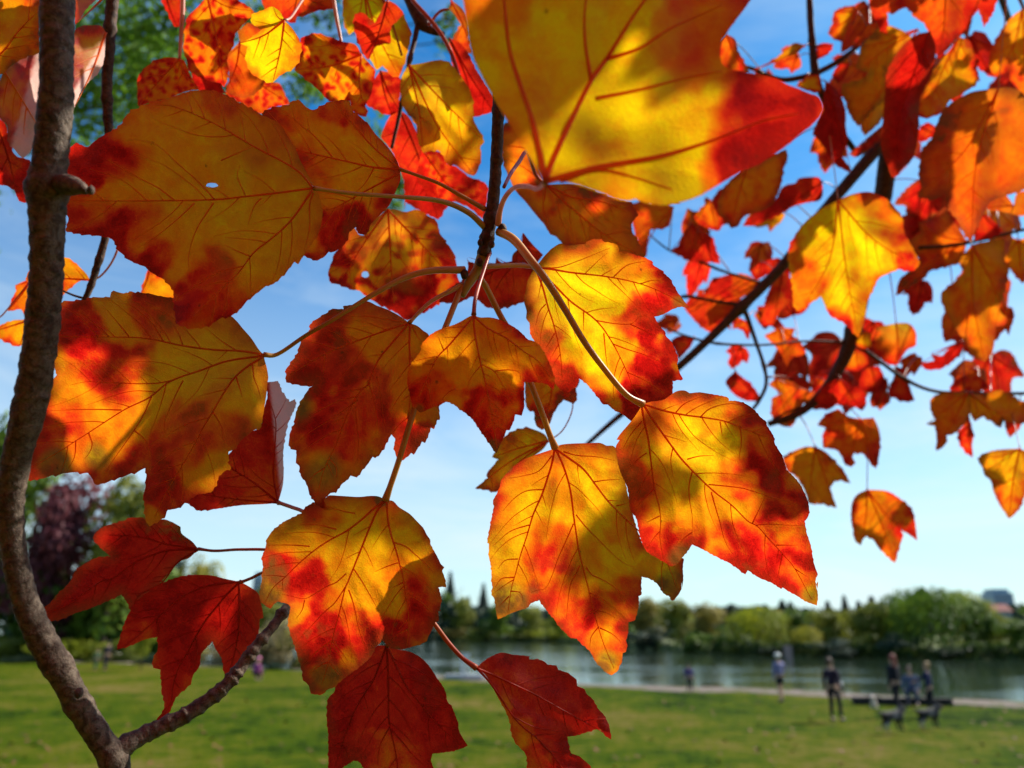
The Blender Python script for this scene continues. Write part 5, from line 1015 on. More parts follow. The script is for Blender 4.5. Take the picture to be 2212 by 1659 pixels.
FT = [ # x, top y, width px, metres behind the waterline
 (955, 1290, 70, 14, 'round', 'green'), (1000, 1300, 80, 10, 'round', 'olive'), (1075, 1310, 90, 8, 'round', 'green'), (1150, 1315, 90, 8, 'round', 'olive'), (1215, 1322, 80, 6, 'round', 'willow'),
 (1290, 1305, 90, 12, 'round', 'green'), (1350, 1318, 80, 8, 'round', 'green'), (1400, 1302, 110, 14, 'round', 'brown'), (1475, 1300, 120, 16, 'round', 'olive'), (1530, 1312, 110, 10, 'round', 'brown'),
 (1560, 1350, 70, 3, 'bush', 'green'), (1500, 1362, 90, 2, 'bush', 'green'), (1420, 1352, 90, 2, 'bush', 'dark'), (1360, 1365, 60, 1, 'bush', 'dark'),
 (1640, 1305, 130, 6, 'willow', 'willow'), (1725, 1324, 120, 14, 'round', 'green'), (1745, 1350, 62, 3, 'willow', 'yellow'), (1800, 1325, 120, 12, 'round', 'olive'), (1872, 1322, 110, 10, 'round', 'olive'),
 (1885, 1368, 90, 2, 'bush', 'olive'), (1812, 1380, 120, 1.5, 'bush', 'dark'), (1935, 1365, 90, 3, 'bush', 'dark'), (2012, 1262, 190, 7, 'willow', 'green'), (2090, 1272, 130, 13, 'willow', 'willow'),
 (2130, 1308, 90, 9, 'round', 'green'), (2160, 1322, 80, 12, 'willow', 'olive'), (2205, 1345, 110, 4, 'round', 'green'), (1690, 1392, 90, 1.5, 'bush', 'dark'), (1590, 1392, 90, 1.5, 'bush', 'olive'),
 (2060, 1392, 70, 1, 'bush', 'dark'), (1955, 1395, 60, 1, 'bush', 'willow'), (2290, 1310, 140, 6, 'round', 'green'), (2380, 1320, 140, 6, 'willow', 'olive'),
 (1040, 1352, 80, 2, 'bush', 'olive'), (1120, 1358, 80, 2, 'bush', 'olive'), (980, 1350, 70, 2, 'bush', 'brown'), (1200, 1356, 90, 2, 'bush', 'willow'), (1280, 1360, 80, 2, 'bush', 'olive')]
NAMES = {('round', 'green'): 'round green tree', ('round', 'olive'): 'round olive-yellow tree', ('round', 'brown'): 'round tan-brown tree', ('round', 'willow'): 'round yellow-green tree', ('willow', 'willow'): 'drooping yellow-green willow',
         ('willow', 'green'): 'drooping deep green willow', ('willow', 'yellow'): 'small bright yellow drooping tree', ('willow', 'olive'): 'drooping olive willow', ('bush', 'green'): 'green waterside bush', ('bush', 'dark'): 'very dark waterside bush',
         ('bush', 'olive'): 'olive waterside bush', ('bush', 'brown'): 'brownish waterside bush', ('bush', 'willow'): 'yellow-green waterside bush', ('conifer', 'conifer'): 'dark pointed conifer'}
CN = [(969, 1238, 34, 40), (1043, 1262, 30, 45), (1010, 1290, 26, 42), (1350, 1296, 26, 40), (1700, 1298, 50, 30), (1718, 1302, 40, 26), (1838, 1288, 34, 34), (1868, 1300, 40, 40), (1898, 1290, 50, 34), (1943, 1297, 38, 22), (1585, 1306, 40, 50), (1800, 1300, 40, 60)]
FT += [(1905, 1308, 120, 9, 'round', 'olive'), (1962, 1312, 120, 8, 'round', 'green'), (1665, 1322, 90, 12, 'round', 'brown')]
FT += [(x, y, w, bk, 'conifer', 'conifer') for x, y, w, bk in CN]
for kf in sorted(set((f[4], f[5]) for f in FT)):
    mem = sorted([f for f in FT if (f[4], f[5]) == kf])
    for q, f in enumerate(mem):
        lab = NAMES[kf] + ' on the far shore' + ('' if len(mem) == 1 else ', %s of its kind from the left' % ORD[q])
        far_tree(f[0], f[1], f[2] * (2.3 if f[4] == 'conifer' else 1.0), f[3], f[4], f[5], lab)
# wooded rise far behind
def ridge(name, y0, xs, hs, depth_, fol, n, q, seed):
    rng = random.Random(seed); V = []; Fc = []
    for i in range(n):
        x = rng.uniform(xs[0], xs[-1]); hh = float(np.interp(x, xs, hs)) * (1 + .22 * noise.noise((x * .045, 1.3, seed)) + .13 * noise.noise((x * .16, 5.3, seed)))
        z = hh * rng.random() ** .6; y = y0 + rng.uniform(0, depth_) * (0.3 + .7 * z / hh)
        s_ = q * rng.uniform(.6, 1.3); a = rng.uniform(0, 3.1); u = Vector((math.cos(a), math.sin(a) * .6, rng.uniform(-.5, .5))) * s_; w = Vector((-math.sin(a) * .4, .3, 1)) * s_ * .8; c = Vector((x, y, z))
        k = len(V); V += [c - u, c - w, c + u, c + w]; Fc.append((k, k + 1, k + 2, k + 3))
    return mesh_obj(name, V, Fc, FOL[fol], None, smooth=False, kind='stuff', label='dark wooded rise far behind the lake', category='wood')
ridge('distant_wood', 330, [-420, -100, -20, 40, 130, 180, 420], [20, 18, 14, 12.5, 12, 13, 14], 40, 'dark', 26000, 1.6, 3)
# tall thin tower blocks on the skyline
M_TOWER = simple('tower_glass', (.22, .33, .42), .35, .2, .05, spec=.6); M_TWIN = simple('tower_window', (.05, .09, .14), .2, .2, .1, spec=.8)
def tower(x, ytop, wpx, dist, label, steps=()):
    g = G(x, 1400, 0); dr = Vector((g.x, g.y, 0)).normalized(); p = dr * dist; w = wpx * proj(p)[2] / F
    lo, hi = 0, 400
    for _ in range(40):
        mid = (lo + hi) / 2
        if proj(Vector((p.x, p.y, mid)))[1] > ytop: lo = mid
        else: hi = mid
    e = empty('tower_block', p, label=label, category='building')
    def bx(n, x0, x1, y0, y1, z0, z1, m):
        v = [(a, b_, c) for a in (x0, x1) for b_ in (y0, y1) for c in (z0, z1)]
        V = [p + Vector(k) for k in v]
        return mesh_obj(n, V, [(0, 1, 3, 2), (4, 6, 7, 5), (0, 4, 5, 1), (2, 3, 7, 6), (0, 2, 6, 4), (1, 5, 7, 3)], m, e, smooth=False)
    bx('wall', -w / 2, w / 2, 0, w, 0, lo * .92, M_TOWER); bx('roof', -w * .38, w * .38, w * .1, w * .9, lo * .92, lo, M_TOWER)
    nf = 12
    for k in range(nf): bx('window', -w * .46, w * .46, -.15, -.02, lo * (.15 + .75 * k / nf), lo * (.15 + .75 * k / nf + .035), M_TWIN)
tower(2190, 1272, 44, 900, 'blue-grey tower block on the skyline at the right edge')
tower(542, 1236, 22, 900, 'slim blue-grey tower on the skyline above the dark red leaves')
g0 = G(1960, 1400, 0); 
# low pale building and a red roof among the trees
M_PALE = simple('pale_wall', (.20, .23, .25), .8, .1, .1); M_ROOFG = simple('grey_roof', (.16, .18, .20), .8, .2, .2); M_ROOFR = simple('red_roof', (.26, .07, .055), .8, .2, .3)
def house(x, y_eave, y_ridge, wpx, dist, roofm, label, nwin=5):
    g = G(x, 1400, 0); dr = Vector((g.x, g.y, 0)).normalized(); p = dr * dist; w = wpx * proj(p)[2] / F
    def zz(yy):
        lo, hi = 0, 200
        for _ in range(40):
            mid = (lo + hi) / 2
            if proj(Vector((p.x, p.y, mid)))[1] > yy: lo = mid
            else: hi = mid
        return lo
    ze, zr = zz(y_eave), zz(y_ridge); dp = w * .6; e = empty('house', p, label=label, category='house')
    V = [p + Vector(k) for k in [(-w / 2, 0, 0), (w / 2, 0, 0), (w / 2, dp, 0), (-w / 2, dp, 0), (-w / 2, 0, ze), (w / 2, 0, ze), (w / 2, dp, ze), (-w / 2, dp, ze)]]
    mesh_obj('wall', V, [(0, 1, 5, 4), (1, 2, 6, 5), (2, 3, 7, 6), (3, 0, 4, 7)], M_PALE, e, smooth=False)
    o_ = .4; V = [p + Vector(k) for k in [(-w / 2 - o_, -o_, ze - .05), (w / 2 + o_, -o_, ze - .05), (w / 2 + o_, dp + o_, ze - .05), (-w / 2 - o_, dp + o_, ze - .05), (-w / 2, dp / 2, zr), (w / 2, dp / 2, zr)]]
    mesh_obj('roof', V, [(0, 1, 5, 4), (2, 3, 4, 5), (0, 4, 3), (1, 2, 5), (0, 3, 2, 1)], roofm, e, smooth=False)
    for k in range(nwin):
        x0 = -w / 2 + w * (k + .3) / nwin; V = [p + Vector(q) for q in [(x0, -.04, ze * .72), (x0 + w * .4 / nwin, -.04, ze * .72), (x0 + w * .4 / nwin, -.04, ze * .9), (x0, -.04, ze * .9)]]
        mesh_obj('window', V, [(0, 1, 2, 3)], M_TWIN, e, smooth=False)
house(1975, 1305, 1296, 90, 330, M_ROOFG, 'long low pale building with a grey roof between conifer and big willow')
house(2178, 1320, 1304, 46, 240, M_ROOFR, 'house with a red roof among the trees below the right-hand tower')

# ---- trees and bushes of the near shore, left side
def near_tree(x, y, ytop, wpx, kind, fol, label, group='trees along the left shore', name=None, cat=None, extra=0.0, **k):
    p = G(x, y); d_ = Vector((p.x, p.y, 0)); d_ *= 1 + extra / d_.length; p = d_
    lo, hi = 0, 80
    for _ in range(40):
        mid = (lo + hi) / 2
        if proj(Vector((p.x, p.y, mid)))[1] > ytop: lo = mid
        else: hi = mid
    nm = name or {'round': 'broadleaf_tree', 'bush': 'shore_bush', 'willow': 'willow_tree', 'conifer': 'conifer_tree'}[kind]
    return tree(nm, cat or ('bush' if kind == 'bush' else 'tree'), p, lo * (1.12 if kind in ('round', 'bush') else 1.03), wpx * proj(p)[2] / F * 1.1, kind, fol, label, group, **k)
near_tree(-60, 1426, 900, 300, 'round', 'green', 'tall green tree cut by the left edge behind the thick branch')
near_tree(75, 1427, 1010, 240, 'round', 'plum', 'plum-purple tree on the left shore')
near_tree(215, 1427, 1030, 190, 'round', 'olive', 'sunlit yellow-green tree right of the plum-purple one')
near_tree(60, 1424, 1110, 330, 'bush', 'green', 'dark green shrub mass under the plum-purple tree')
near_tree(230, 1424, 1095, 280, 'bush', 'green', 'broad green shrub behind the darkest crimson leaf')
near_tree(340, 1422, 1150, 220, 'bush', 'dark', 'dark shrub between two crimson leaves', extra=6)
near_tree(410, 1425, 1205, 110, 'round', 'yellow', 'feathery yellow-green tree above the darkest crimson leaf', extra=2)
near_tree(490, 1422, 1262, 120, 'round', 'green', 'green tree behind the darkest crimson leaf', extra=14)
near_tree(560, 1424, 1268, 130, 'round', 'olive', 'light green tree right of the darkest crimson leaf', extra=14)
near_tree(20, 1428, 1370, 150, 'bush', 'olive', 'low olive bush at the left edge of the lawn')
near_tree(140, 1429, 1368, 150, 'bush', 'willow', 'low yellow-green bush behind the walkers')
near_tree(265, 1430, 1372, 110, 'bush', 'olive', 'low pale olive bush behind the sapling')
near_tree(600, 1439, 1322, 150, 'bush', 'tan', 'clump of tan reeds at the waterside left of centre', extra=1)
near_tree(520, 1436, 1345, 110, 'bush', 'tan', 'smaller clump of tan reeds beside the pink-clad child', extra=1)
near_tree(665, 1444, 1330, 120, 'bush', 'brown', 'brown reed clump behind the amber leaves', extra=1)
near_tree(420, 1433, 1380, 120, 'bush', 'brown', 'brownish low shrub behind the bent branch', extra=1)
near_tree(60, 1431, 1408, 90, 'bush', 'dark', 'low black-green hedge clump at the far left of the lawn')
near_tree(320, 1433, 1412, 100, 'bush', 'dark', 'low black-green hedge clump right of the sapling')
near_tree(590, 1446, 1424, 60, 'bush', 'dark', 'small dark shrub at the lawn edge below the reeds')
# young staked tree
sp = G(303, 1449); e = empty('sapling', sp, label='slim young tree with a bare stem on the lawn, left', category='tree')
V_, F_ = tube([([sp, sp + Vector((.03, 0, 1.2)), sp + Vector((.0, 0, 2.6))], [.05, .04, .02]), ([sp + Vector((.0, 0, 1.4)), sp + Vector((.35, .1, 2.1))], [.02, .01]), ([sp + Vector((.0, 0, 1.6)), sp + Vector((-.35, .1, 2.3))], [.02, .01])], 8)
mesh_obj('trunk', V_, F_, M_TRUNK, e)
c = bpy.data.objects.new('crown', CROWN['round'][1]); link(c, e); c.scale = (1.9, 1.9, 3.2); c.location = (0, 0, .6); c.material_slots[0].link = 'OBJECT'; c.material_slots[0].material = FOL['willow']

# ---- green tree close behind the maple, upper left
def leafy_boughs(seed):
    rng = random.Random(seed); V = []; Fc = []; Pt = []
    boughs = []
    base = W(-500, 900, 7.0)
    for (x, y, r, n) in [(200, 90, 70, 500), (300, 150, 75, 560), (370, 120, 45, 260), (330, 50, 60, 400), (230, 230, 55, 320), (180, 280, 40, 200), (320, 200, 50, 260), (260, 30, 60, 360), (150, 180, 70, 300), (420, 40, 60, 240), (560, 40, 50, 160),
                         (660, 190, 38, 160), (700, 30, 40, 120), (870, 400, 22, 90), (850, 445, 24, 90), (760, 200, 40, 120), (970, 40, 22, 60), (960, 90, 16, 40), (520, 190, 50, 160), (60, 100, 120, 500), (40, 300, 110, 400), (400, 250, 60, 160), (820, 300, 40, 120)]:
        d = 6.2 + rng.uniform(-.5, .6); c0_ = W(x, y, d); boughs.append(c0_)
        for k in range(n):
            v = Vector((rng.gauss(0, 1), rng.gauss(0, 1), rng.gauss(0, 1))) * .5; c = c0_ + v * (r * d / F) * 1.25
            s_ = rng.uniform(.018, .034); nn = Vector((rng.uniform(-1, 1), rng.uniform(-1, 1), rng.uniform(-.3, 1))).normalized(); u = nn.orthogonal().normalized(); u.rotate(Matrix.Rotation(rng.uniform(0, 6), 3, nn)); w = nn.cross(u)
            q = len(V); V += [c - w * s_ * 1.3, c - u * s_ * .8, c - u * s_ * .35 + w * s_ * .7, c + w * s_ * 1.4, c + u * s_ * .4 + w * s_ * .7, c + u * s_ * .8]; Fc.append(tuple(range(q, q + 6)))
    return V, Fc, boughs
e = empty('broadleaf_tree', W(-500, 1500, 7.0) * 1.0, label='bright green tree seen through the maple leaves at the upper left', category='tree')
tb = W(-500, 900, 7.0); e.location = Vector((tb.x, tb.y, 0))
V_, F_, bg_ = leafy_boughs(5)
FOL['fresh'] = foliage('leaves_fresh_green', (.06, .14, .012), (.16, .30, .02), .45)
mesh_obj('crown', V_, F_, FOL['fresh'], e, smooth=False)
pts_ = [(Vector((tb.x, tb.y, 0)), .22), (Vector((tb.x + .1, tb.y, 1.8)), .17), (Vector((tb.x, tb.y + .1, 3.6)), .14), (Vector((tb.x + .2, tb.y, 7.5)), .07)]
paths = [([p for p, r in pts_], [r for p, r in pts_])]
for b_ in bg_:
    if proj(b_)[0] < 120 or proj(b_)[1] > 235: continue
    s0 = Vector((tb.x + .05, tb.y, b_.z + .3)); paths.append(([s0, (s0 + b_) / 2 + Vector((0, 0, .18)), b_], [.03, .018, .006]))
V_, F_ = tube(paths, 6); mesh_obj('trunk', V_, F_, M_TRUNK, e)

# dark undergrowth along the far waterline
rngu = random.Random(9); V = []; Fc = []
for i in range(16000):
    x = rngu.uniform(-60, 75); h_ = 1.5 + 1.1 * noise.noise((x * .22, 3.1, 0)) + .6 * noise.noise((x * .8, 9.1, 0)); z = -.5 + h_ * rngu.random() ** .7
    y = fshore(x) + rngu.uniform(-.4, 2.5) + z * .3; s_ = rngu.uniform(.12, .3); n = Vector((rngu.uniform(-1, 1), rngu.uniform(-1, 1), rngu.uniform(-.2, 1))).normalized(); u = n.orthogonal().normalized() * s_; w = n.cross(u)
    c = Vector((x, y, z)); k = len(V); V += [c - u, c - w, c + u, c + w]; Fc.append((k, k + 1, k + 2, k + 3))
mesh_obj('undergrowth', V, Fc, FOL['shrub'], None, smooth=False, kind='stuff', label='dark undergrowth along the far waterline', category='undergrowth')

# unseen park trees added behind the viewpoint to block low sky light
for i_, (x_, y_, h_, w_) in enumerate([(-9, -9, 11, 11), (1, -12, 13, 12), (11, -9, 10, 10), (-19, -3, 11, 11)]):
    tree('broadleaf_tree', 'tree', Vector((x_, y_, 0)), h_, w_, 'round', 'green', 'green park tree added unseen behind the viewpoint to dim sky light, %s in its row' % ORD[i_], 'sky-blocking trees added behind the viewpoint')

# fallen leaves scattered over the lawn
rngf = random.Random(4); V = []; Fc = []
for i in range(900):
    y_ = 12 + 22 * rngf.random() ** 1.6; x_ = rngf.uniform(-.75, .75) * y_
    if y_ > shore(x_) - 3: continue
    z_ = knoll(x_, y_) + .03; s_ = rngf.uniform(.035, .075); a = rngf.uniform(0, 6.3); u = Vector((math.cos(a), math.sin(a), rngf.uniform(-.5, .5))) * s_; w = Vector((-math.sin(a), math.cos(a), rngf.uniform(-.3, .6))) * s_
    c = Vector((x_, y_, z_)); k = len(V); V += [c - u, c - u * .3 - w * .8, c + u * .9 - w * .3, c + u * .5 + w * .7, c - u * .4 + w]; Fc.append((k, k + 1, k + 2, k + 3, k + 4))
mesh_obj('fallen_leaves', V, Fc, simple('fallen_leaf', (.20, .09, .025), .8, .6, .6, c2=(.10, .035, .012)), None, smooth=False, kind='stuff', label='brown and orange leaves fallen on the lawn', category='fallen leaves')
# ================================================================== PEOPLE, DOGS AND SMALL THINGS BY THE LAKE
def skinned(name, J, E, Rd, mat, parent, root=0, lvl=2):
    me = bpy.data.meshes.new(name); me.from_pydata([tuple(j) for j in J], E, []); me.materials.append(mat)
    o = bpy.data.objects.new(name, me); link(o, parent)
    md = o.modifiers.new('skin', 'SKIN'); sv = me.skin_vertices[0].data if me.skin_vertices else None
    if sv is None:
        bm = bmesh.new(); bm.from_mesh(me); bm.verts.layers.skin.verify(); bm.to_mesh(me); bm.free(); sv = me.skin_vertices[0].data
    for i, r in enumerate(Rd): sv[i].radius = r if isinstance(r, tuple) else (r, r); sv[i].use_root = (i == root)
    md.use_smooth_shade = True
    sb = o.modifiers.new('subsurf', 'SUBSURF'); sb.levels = lvl; sb.render_levels = lvl
    return o
def blob(name, c, r, mat, parent, f=None, sub=3):
    bm = bmesh.new(); bmesh.ops.create_icosphere(bm, subdivisions=sub, radius=1.0)
    vs = [Vector((v.co.x * r[0], v.co.y * r[1], v.co.z * r[2])) * (1 + (f(v.co) if f else 0)) + Vector(c) for v in bm.verts]
    fs = [tuple(v.index for v in q.verts) for q in bm.faces]; bm.free()
    me = bpy.data.meshes.new(name); me.from_pydata([tuple(v) for v in vs], [], fs); me.polygons.foreach_set('use_smooth', [True] * len(fs)); me.materials.append(mat)
    o = bpy.data.objects.new(name, me); link(o, parent); return o
CL = {k: simple('cloth_' + k, c, .85, .2, 6.0) for k, c in dict(lavender=(.20, .19, .34), black=(.012, .010, .016), navy=(.015, .02, .07), darkpurple=(.022, .010, .026), denim=(.03, .045, .09), paleblue=(.08, .10, .17), tan=(.42, .24, .12),
        purple=(.08, .04, .18), pink=(.70, .22, .38), green=(.02, .07, .035), grey=(.25, .25, .25), white=(.75, .74, .70), magenta=(.30, .04, .20), red=(.35, .05, .06)).items()}
M_SKIN = simple('skin', (.50, .28, .19), .5, .1, 4.0); M_SHOE = simple('shoe', (.04, .035, .03), .6)
HAIR = {k: simple('hair_' + k, c, .6, .3, 30.0) for k, c in dict(brown=(.10, .05, .03), auburn=(.26, .06, .04), grey=(.55, .52, .50), blond=(.40, .24, .10), black=(.02, .015, .012)).items()}
def person(px, py, hpx, face, top, legs, hair, label, pose='stand', arms=((.26, .05, .80), (-.26, .05, .80)), group='people by the lake', bare=False, hat=None, stand=1.7, z=0.0, long_hair=False, step=.10):
    g = G(px, py, z); k = hpx * proj(g)[2] / F / stand
    e = empty('person', g, label=label, category='person', group=group); e.scale = (k, k, k); e.rotation_euler = (0, 0, R(face))
    if pose == 'stand':
        pel = Vector((0, 0, .93)); lean = 0; hip = [(.09, 0, .90), (-.09, 0, .90)]; knee = [(.10, step + .03, .50), (-.10, -step * .4 + .02, .50)]; ank = [(.11, step, .09), (-.11, -step, .09)]
    elif pose == 'sit':
        pel = Vector((0, -.10, .47)); lean = .06; hip = [(.09, -.08, .47), (-.09, -.08, .47)]; knee = [(.14, .36, .50), (-.14, .36, .50)]; ank = [(.14, .38, .09), (-.14, .38, .09)]
    else:
        pel = Vector((0, -.12, .34)); lean = .22; hip = [(.10, -.10, .33), (-.10, -.10, .33)]; knee = [(.18, .26, .46), (-.18, .26, .46)]; ank = [(.14, .05, .09), (-.14, .05, .09)]
    up = Vector((0, lean, 1)).normalized()
    def T_(d): return pel + up * d
    ch, nk, hd, ht = T_(.32), T_(.52), T_(.66), T_(.76)
    sh = [T_(.47) + Vector((s * .185, 0, 0)) for s in (1, -1)]
    wr = [Vector(a) if pose == 'stand' else pel + Vector(a) - Vector((0, 0, .93)) for a in arms]
    el = []
    for s, w in zip(sh, wr): m_ = (s + w) / 2; el.append(m_ + Vector(((.05 if s.x > 0 else -.05), -.05, -.02)))
    J = [pel, T_(.16), ch, nk, hd, ht]; Rd = [(.15, .11), (.13, .10), (.155, .11), .055, (.078, .095), (.06, .075)]; E = [(0, 1), (1, 2), (2, 3), (3, 4), (4, 5)]
    def add(p, r, par): J.append(Vector(p)); Rd.append(r); E.append((par, len(J) - 1)); return len(J) - 1
    for i in (0, 1):
        a = add(sh[i], .055, 2); b_ = add(el[i], .042, a); c_ = add(wr[i], .028, b_)
        fd = (wr[i] - el[i]).normalized(); sd = fd.orthogonal().normalized(); pm = add(wr[i] + fd * .05, (.034, .016), c_)
        for q, (o_, l_) in enumerate([(-.03, .07), (-.01, .085), (.01, .08), (.028, .065)]): f1 = add(wr[i] + fd * .10 + sd * o_, .009, pm); add(wr[i] + fd * (.10 + l_ * .5) + sd * o_ + Vector((0, .015, 0)), .007, f1)
        add(wr[i] + fd * .07 + sd * .055, .010, pm)
        h = add(hip[i], .085, 0); k_ = add(knee[i], .055, h); an = add(ank[i], .036, k_); add(Vector(ank[i]) + Vector((0, .13, -.045)), .03, an)
    skinned('body', J, E, Rd, M_SKIN, e)
    # top: torso and sleeves
    J = [pel + up * -.02, T_(.16), ch, T_(.49)]; Rd = [(.175, .135), (.155, .125), (.178, .13), (.09, .08)]; E = [(0, 1), (1, 2), (2, 3)]
    for i in (0, 1):
        a = add(sh[i], .072, 2); b_ = add(el[i], .056, a); add(el[i] + (wr[i] - el[i]) * .85, .042, b_)
    skinned('jacket', J, E, Rd, CL[top], e)
    J = [pel + up * .04, pel - up * .04]; Rd = [(.155, .125), (.16, .125)]; E = [(0, 1)]
    for i in (0, 1):
        a = add(hip[i], .098, 1)
        if bare: add(Vector(hip[i]) + (Vector(knee[i]) - Vector(hip[i])) * .75, .09, a)
        else: b_ = add(knee[i], .068, a); add(Vector(knee[i]) + (Vector(ank[i]) - Vector(knee[i])) * .93, .052, b_)
    skinned('trousers' if not bare else 'shorts', J, E, Rd, CL[legs], e)
    for i in (0, 1): blob('shoe', (ank[i][0], ank[i][1] + .055, .045), (.05, .13, .045), M_SHOE, e, sub=2)
    hc = hd + Vector((0, 0, .03)); face_d = Vector((0, .085, 0))
    blob('hair', hc + Vector((0, -.022, .02)), (.092, .105, .115), HAIR[hair], e, lambda v: -.25 if (v.y > .45 and v.z < .35) else .04 * noise.noise(v * 5))
    if long_hair: blob('hair', hc + Vector((0, -.075, -.13)), (.08, .045, .17), HAIR[hair], e, sub=2)
    blob('nose', hd + Vector((0, .093, -.005)), (.013, .018, .02), M_SKIN, e, sub=1)
    for s in (1, -1): blob('eye', hd + Vector((s * .032, .083, .02)), (.011, .007, .007), CL['black'], e, sub=1); blob('ear', hd + Vector((s * .082, 0, .0)), (.012, .02, .03), M_SKIN, e, sub=1)
    blob('mouth', hd + Vector((0, .087, -.045)), (.022, .006, .006), CL['red'], e, sub=1)
    if hat: blob('hat', hc + Vector((0, -.005, .065)), (.125, .14, .07), CL[hat], e)
    return e, k
person(1690, 1517, 97, 20, 'lavender', 'black', 'grey', 'person in a lavender shirt and dark shorts standing on the gravel by the water', bare=True, hat='white', arms=((.30, .18, .98), (-.24, .05, .82)))
pb, kb = person(1808, 1558, 126, -60, 'darkpurple', 'black', 'brown', 'person in dark clothes standing alone on the lawn with a white bag at the hip', step=.07)
blob('shoulder_bag', (.02, .30, .98), (.07, .10, .15), CL['white'], pb, lambda v: .1 * noise.noise(v * 2))
person(1945, 1546, 122, 25, 'black', 'black', 'auburn', 'person with long auburn hair in a long black coat standing beside the dogs', long_hair=True, arms=((.24, .16, .86), (-.26, .02, .80)))
person(2018, 1548, 108, 60, 'navy', 'black', 'blond', 'fair-haired person in a navy jacket reaching one arm out beside the dogs', arms=((.10, .42, 1.10), (-.26, .1, .85)))
person(1975, 1524, 78, 150, 'paleblue', 'denim', 'brown', 'person in greyish blue sitting on the dark timber wall', pose='sit', arms=((.22, .28, .95), (-.22, .28, .95)), stand=1.24)
person(1491, 1498, 60, -20, 'purple', 'black', 'black', 'small person in a purple top and dark trousers at the gravel edge', arms=((.26, .05, .82), (-.28, .08, .85)))
person(226, 1449, 60, 60, 'black', 'black', 'black', 'person in black walking on the far left of the lawn')
person(205, 1448, 44, 60, 'green', 'green', 'brown', 'child in dark green walking behind the person in black', stand=1.7)
pc, kc = person(553, 1471, 49, -40, 'magenta', 'black', 'brown', 'crouching child in magenta with a pink hat by the bent branch', pose='crouch', hat='pink', stand=1.15, arms=((.2, .30, .85), (-.2, .30, .85)))
# dogs
def dog_mat(name, c1, c2, s_):
    b = NB(name); tc = b.n('ShaderNodeTexCoord'); f = b.noise(tc.outputs['Object'], s_, 2, .5)
    p = b.n('ShaderNodeBsdfPrincipled', {'Base Color': b.mix(b.mr(f, .52, .56, 0, 1), C4(c1), C4(c2)), 'Roughness': .8}); return b.surf(p.outputs[0])
M_DOG = dog_mat('dog_black_white', (.008, .007, .007), (.30, .25, .22), 1.3); M_DOGW = dog_mat('dog_cream', (.62, .50, .42), (.72, .66, .58), 3.0); M_FURW = simple('fur_white', (.70, .62, .56), .8, .1)
def dog(px, py, hpx, face, mat, label, sit=False):
    g = G(px, py); k = hpx * proj(g)[2] / F / .72; e = empty('dog', g, label=label, category='dog', group='dogs on the lawn'); e.scale = (k, k, k); e.rotation_euler = (0, 0, R(face))
    J = []; Rd = []; E = []
    def add(p, r, par=None):
        J.append(Vector(p)); Rd.append(r)
        if par is not None: E.append((par, len(J) - 1))
        return len(J) - 1
    if sit: c = add((0, .10, .36), (.10, .12)); b_ = add((0, -.08, .24), (.10, .11), c); rp = add((0, -.20, .14), .10, b_)
    else: c = add((0, .20, .44), (.10, .135)); b_ = add((0, -.02, .45), (.09, .105), c); rp = add((0, -.24, .46), (.085, .10), b_)
    nk = add((0, .32, .54) if not sit else (0, .17, .50), .065, c); hd = add((0, .40, .63) if not sit else (0, .22, .61), .068, nk)
    mz = add((0, .48, .60) if not sit else (0, .31, .58), .036, hd); add((0, .54, .585) if not sit else (0, .36, .565), .022, mz)
    for s in (1, -1):
        add((s * .05, J[hd].y - .02, J[hd].z + .085), .016, hd)
        sh = add((s * .085, J[c].y + .03, J[c].z - .08), .052, c); el = add((s * .085, J[c].y - .01, .26 if not sit else .22), .034, sh); wr = add((s * .085, J[c].y + .03, .10), .022, el); add((s * .085, J[c].y + .06, .025), .026, wr)
        if sit: kn = add((s * .12, .02, .20), .06, rp); hk = add((s * .12, -.16, .07), .028, kn); add((s * .12, .06, .025), .026, hk)
        else: kn = add((s * .085, -.16, .30), .055, rp); hk = add((s * .085, -.31, .20), .026, kn); pw = add((s * .085, -.27, .06), .020, hk); add((s * .085, -.23, .025), .025, pw)
    t1 = add((0, J[rp].y - .14, J[rp].z + .06), .026, rp); add((0, J[rp].y - .28, J[rp].z + .14), .018, t1)
    skinned('body', J, E, Rd, mat, e)
    for s in (1, -1): blob('eye', J[hd] + Vector((s * .03, .055, .02)), (.009, .007, .009), CL['black'], e, sub=1)
    blob('nose', J[hd] + Vector((0, .155, -.04)), (.016, .012, .012), CL['black'], e, sub=1)
    blob('chest_fur', J[c] + Vector((0, .07, -.02)), (.07, .07, .11), M_FURW, e, sub=2)
    for o__ in e.children:
        if o__.name.startswith('body'):
            for sv_ in o__.data.skin_vertices[0].data: sv_.radius = (sv_.radius[0] * 1.35, sv_.radius[1] * 1.3)
    return e
dog(1932, 1582, 54, -75, M_DOG, 'black and white dog nearest to the camera, standing on the lawn')
dog(2010, 1574, 50, -80, M_DOG, 'second black and white dog with white front legs, right of the first')
dog(1889, 1530, 29, 150, M_DOGW, 'small cream dog sitting by the gravel left of the group', sit=True)
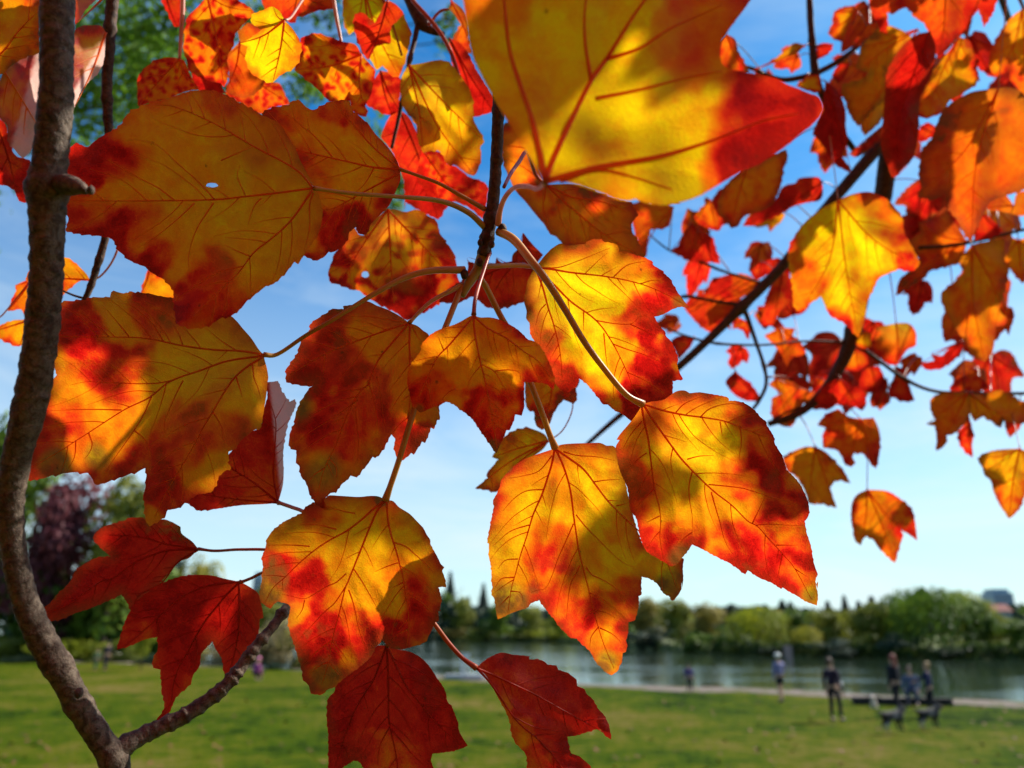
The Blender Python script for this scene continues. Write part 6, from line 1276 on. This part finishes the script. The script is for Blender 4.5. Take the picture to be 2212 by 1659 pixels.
# low timber wall / bench where the group gathers
M_TIMBER = simple('dark_timber', (.035, .028, .022), .85, .5, 5.0, bump=.4)
a_, c_ = G(1843, 1521), G(2056, 1524); e = empty('timber_wall', (a_ + c_) / 2, label='low dark timber wall at the edge of the lawn behind the group', category='wall')
for i in range(7):
    p0 = a_.lerp(c_, i / 7 + .004); p1 = a_.lerp(c_, (i + 1) / 7 - .004); dr = (p1 - p0).normalized(); nr = Vector((-dr.y, dr.x, 0)) * .22
    V = []
    for z_ in (0, .24 + .02 * math.sin(i * 2.1)):
        for q in (p0 - nr, p1 - nr, p1 + nr, p0 + nr): V.append(Vector((q.x, q.y, q.z + z_ + .01)))
    mesh_obj('timber', V, [(0, 3, 2, 1), (4, 5, 6, 7), (0, 1, 5, 4), (1, 2, 6, 5), (2, 3, 7, 6), (3, 0, 4, 7)], M_TIMBER, e, smooth=False)
M_ROCK = simple('pale_rock', (.50, .46, .34), .9, .25, 2.0, bump=.4)
rk = G(252, 1428); bo = blob('boulder', rk + Vector((0, 0, .3)), (.55, .4, .42), M_ROCK, None, lambda v: .25 * noise.noise(v * 1.6)); bo['label'] = 'pale boulder on the lawn right of the person in black'; bo['category'] = 'boulder'
# white post on its pale slab by the water
M_WPOST = simple('white_paint', (.62, .64, .66), .6, .1); M_SLAB = simple('concrete', (.34, .35, .36), .9, .2, 2.0)
w0 = G(1003, 1466); e = empty('marker_post', w0, label='white marker post on a pale concrete slab at the water edge, centre', category='post')
def boxm(n, c, sx, sy, sz, m, par):
    V = [c + Vector((a * sx / 2, b_ * sy / 2, k * sz)) for a in (-1, 1) for b_ in (-1, 1) for k in (0, 1)]
    return mesh_obj(n, V, [(0, 1, 3, 2), (4, 6, 7, 5), (0, 4, 5, 1), (2, 3, 7, 6), (0, 2, 6, 4), (1, 5, 7, 3)], m, par, smooth=False)
boxm('slab', w0, 2.2, 1.2, .22, M_SLAB, e); boxm('post', w0 + Vector((-.12, 0, .22)), .16, .14, 1.15, M_WPOST, e); boxm('post', w0 + Vector((.16, 0, .22)), .12, .12, 1.0, M_WPOST, e); boxm('sign_plate', w0 + Vector((.02, -.08, 1.1)), .55, .03, .30, M_WPOST, e)
# pale stone pillar on the far bank
w1 = G(1714, 1423, -.3); e = boxm('stone_pillar', w1 + Vector((0, 1.5, -.3)), 0.75, .7, 1.7, simple('pinkish_stone', (.30, .21, .18), .9, .2, 1.5), None); e['label'] = 'pinkish stone pillar on the far bank above the person in lavender'; e['category'] = 'pillar'
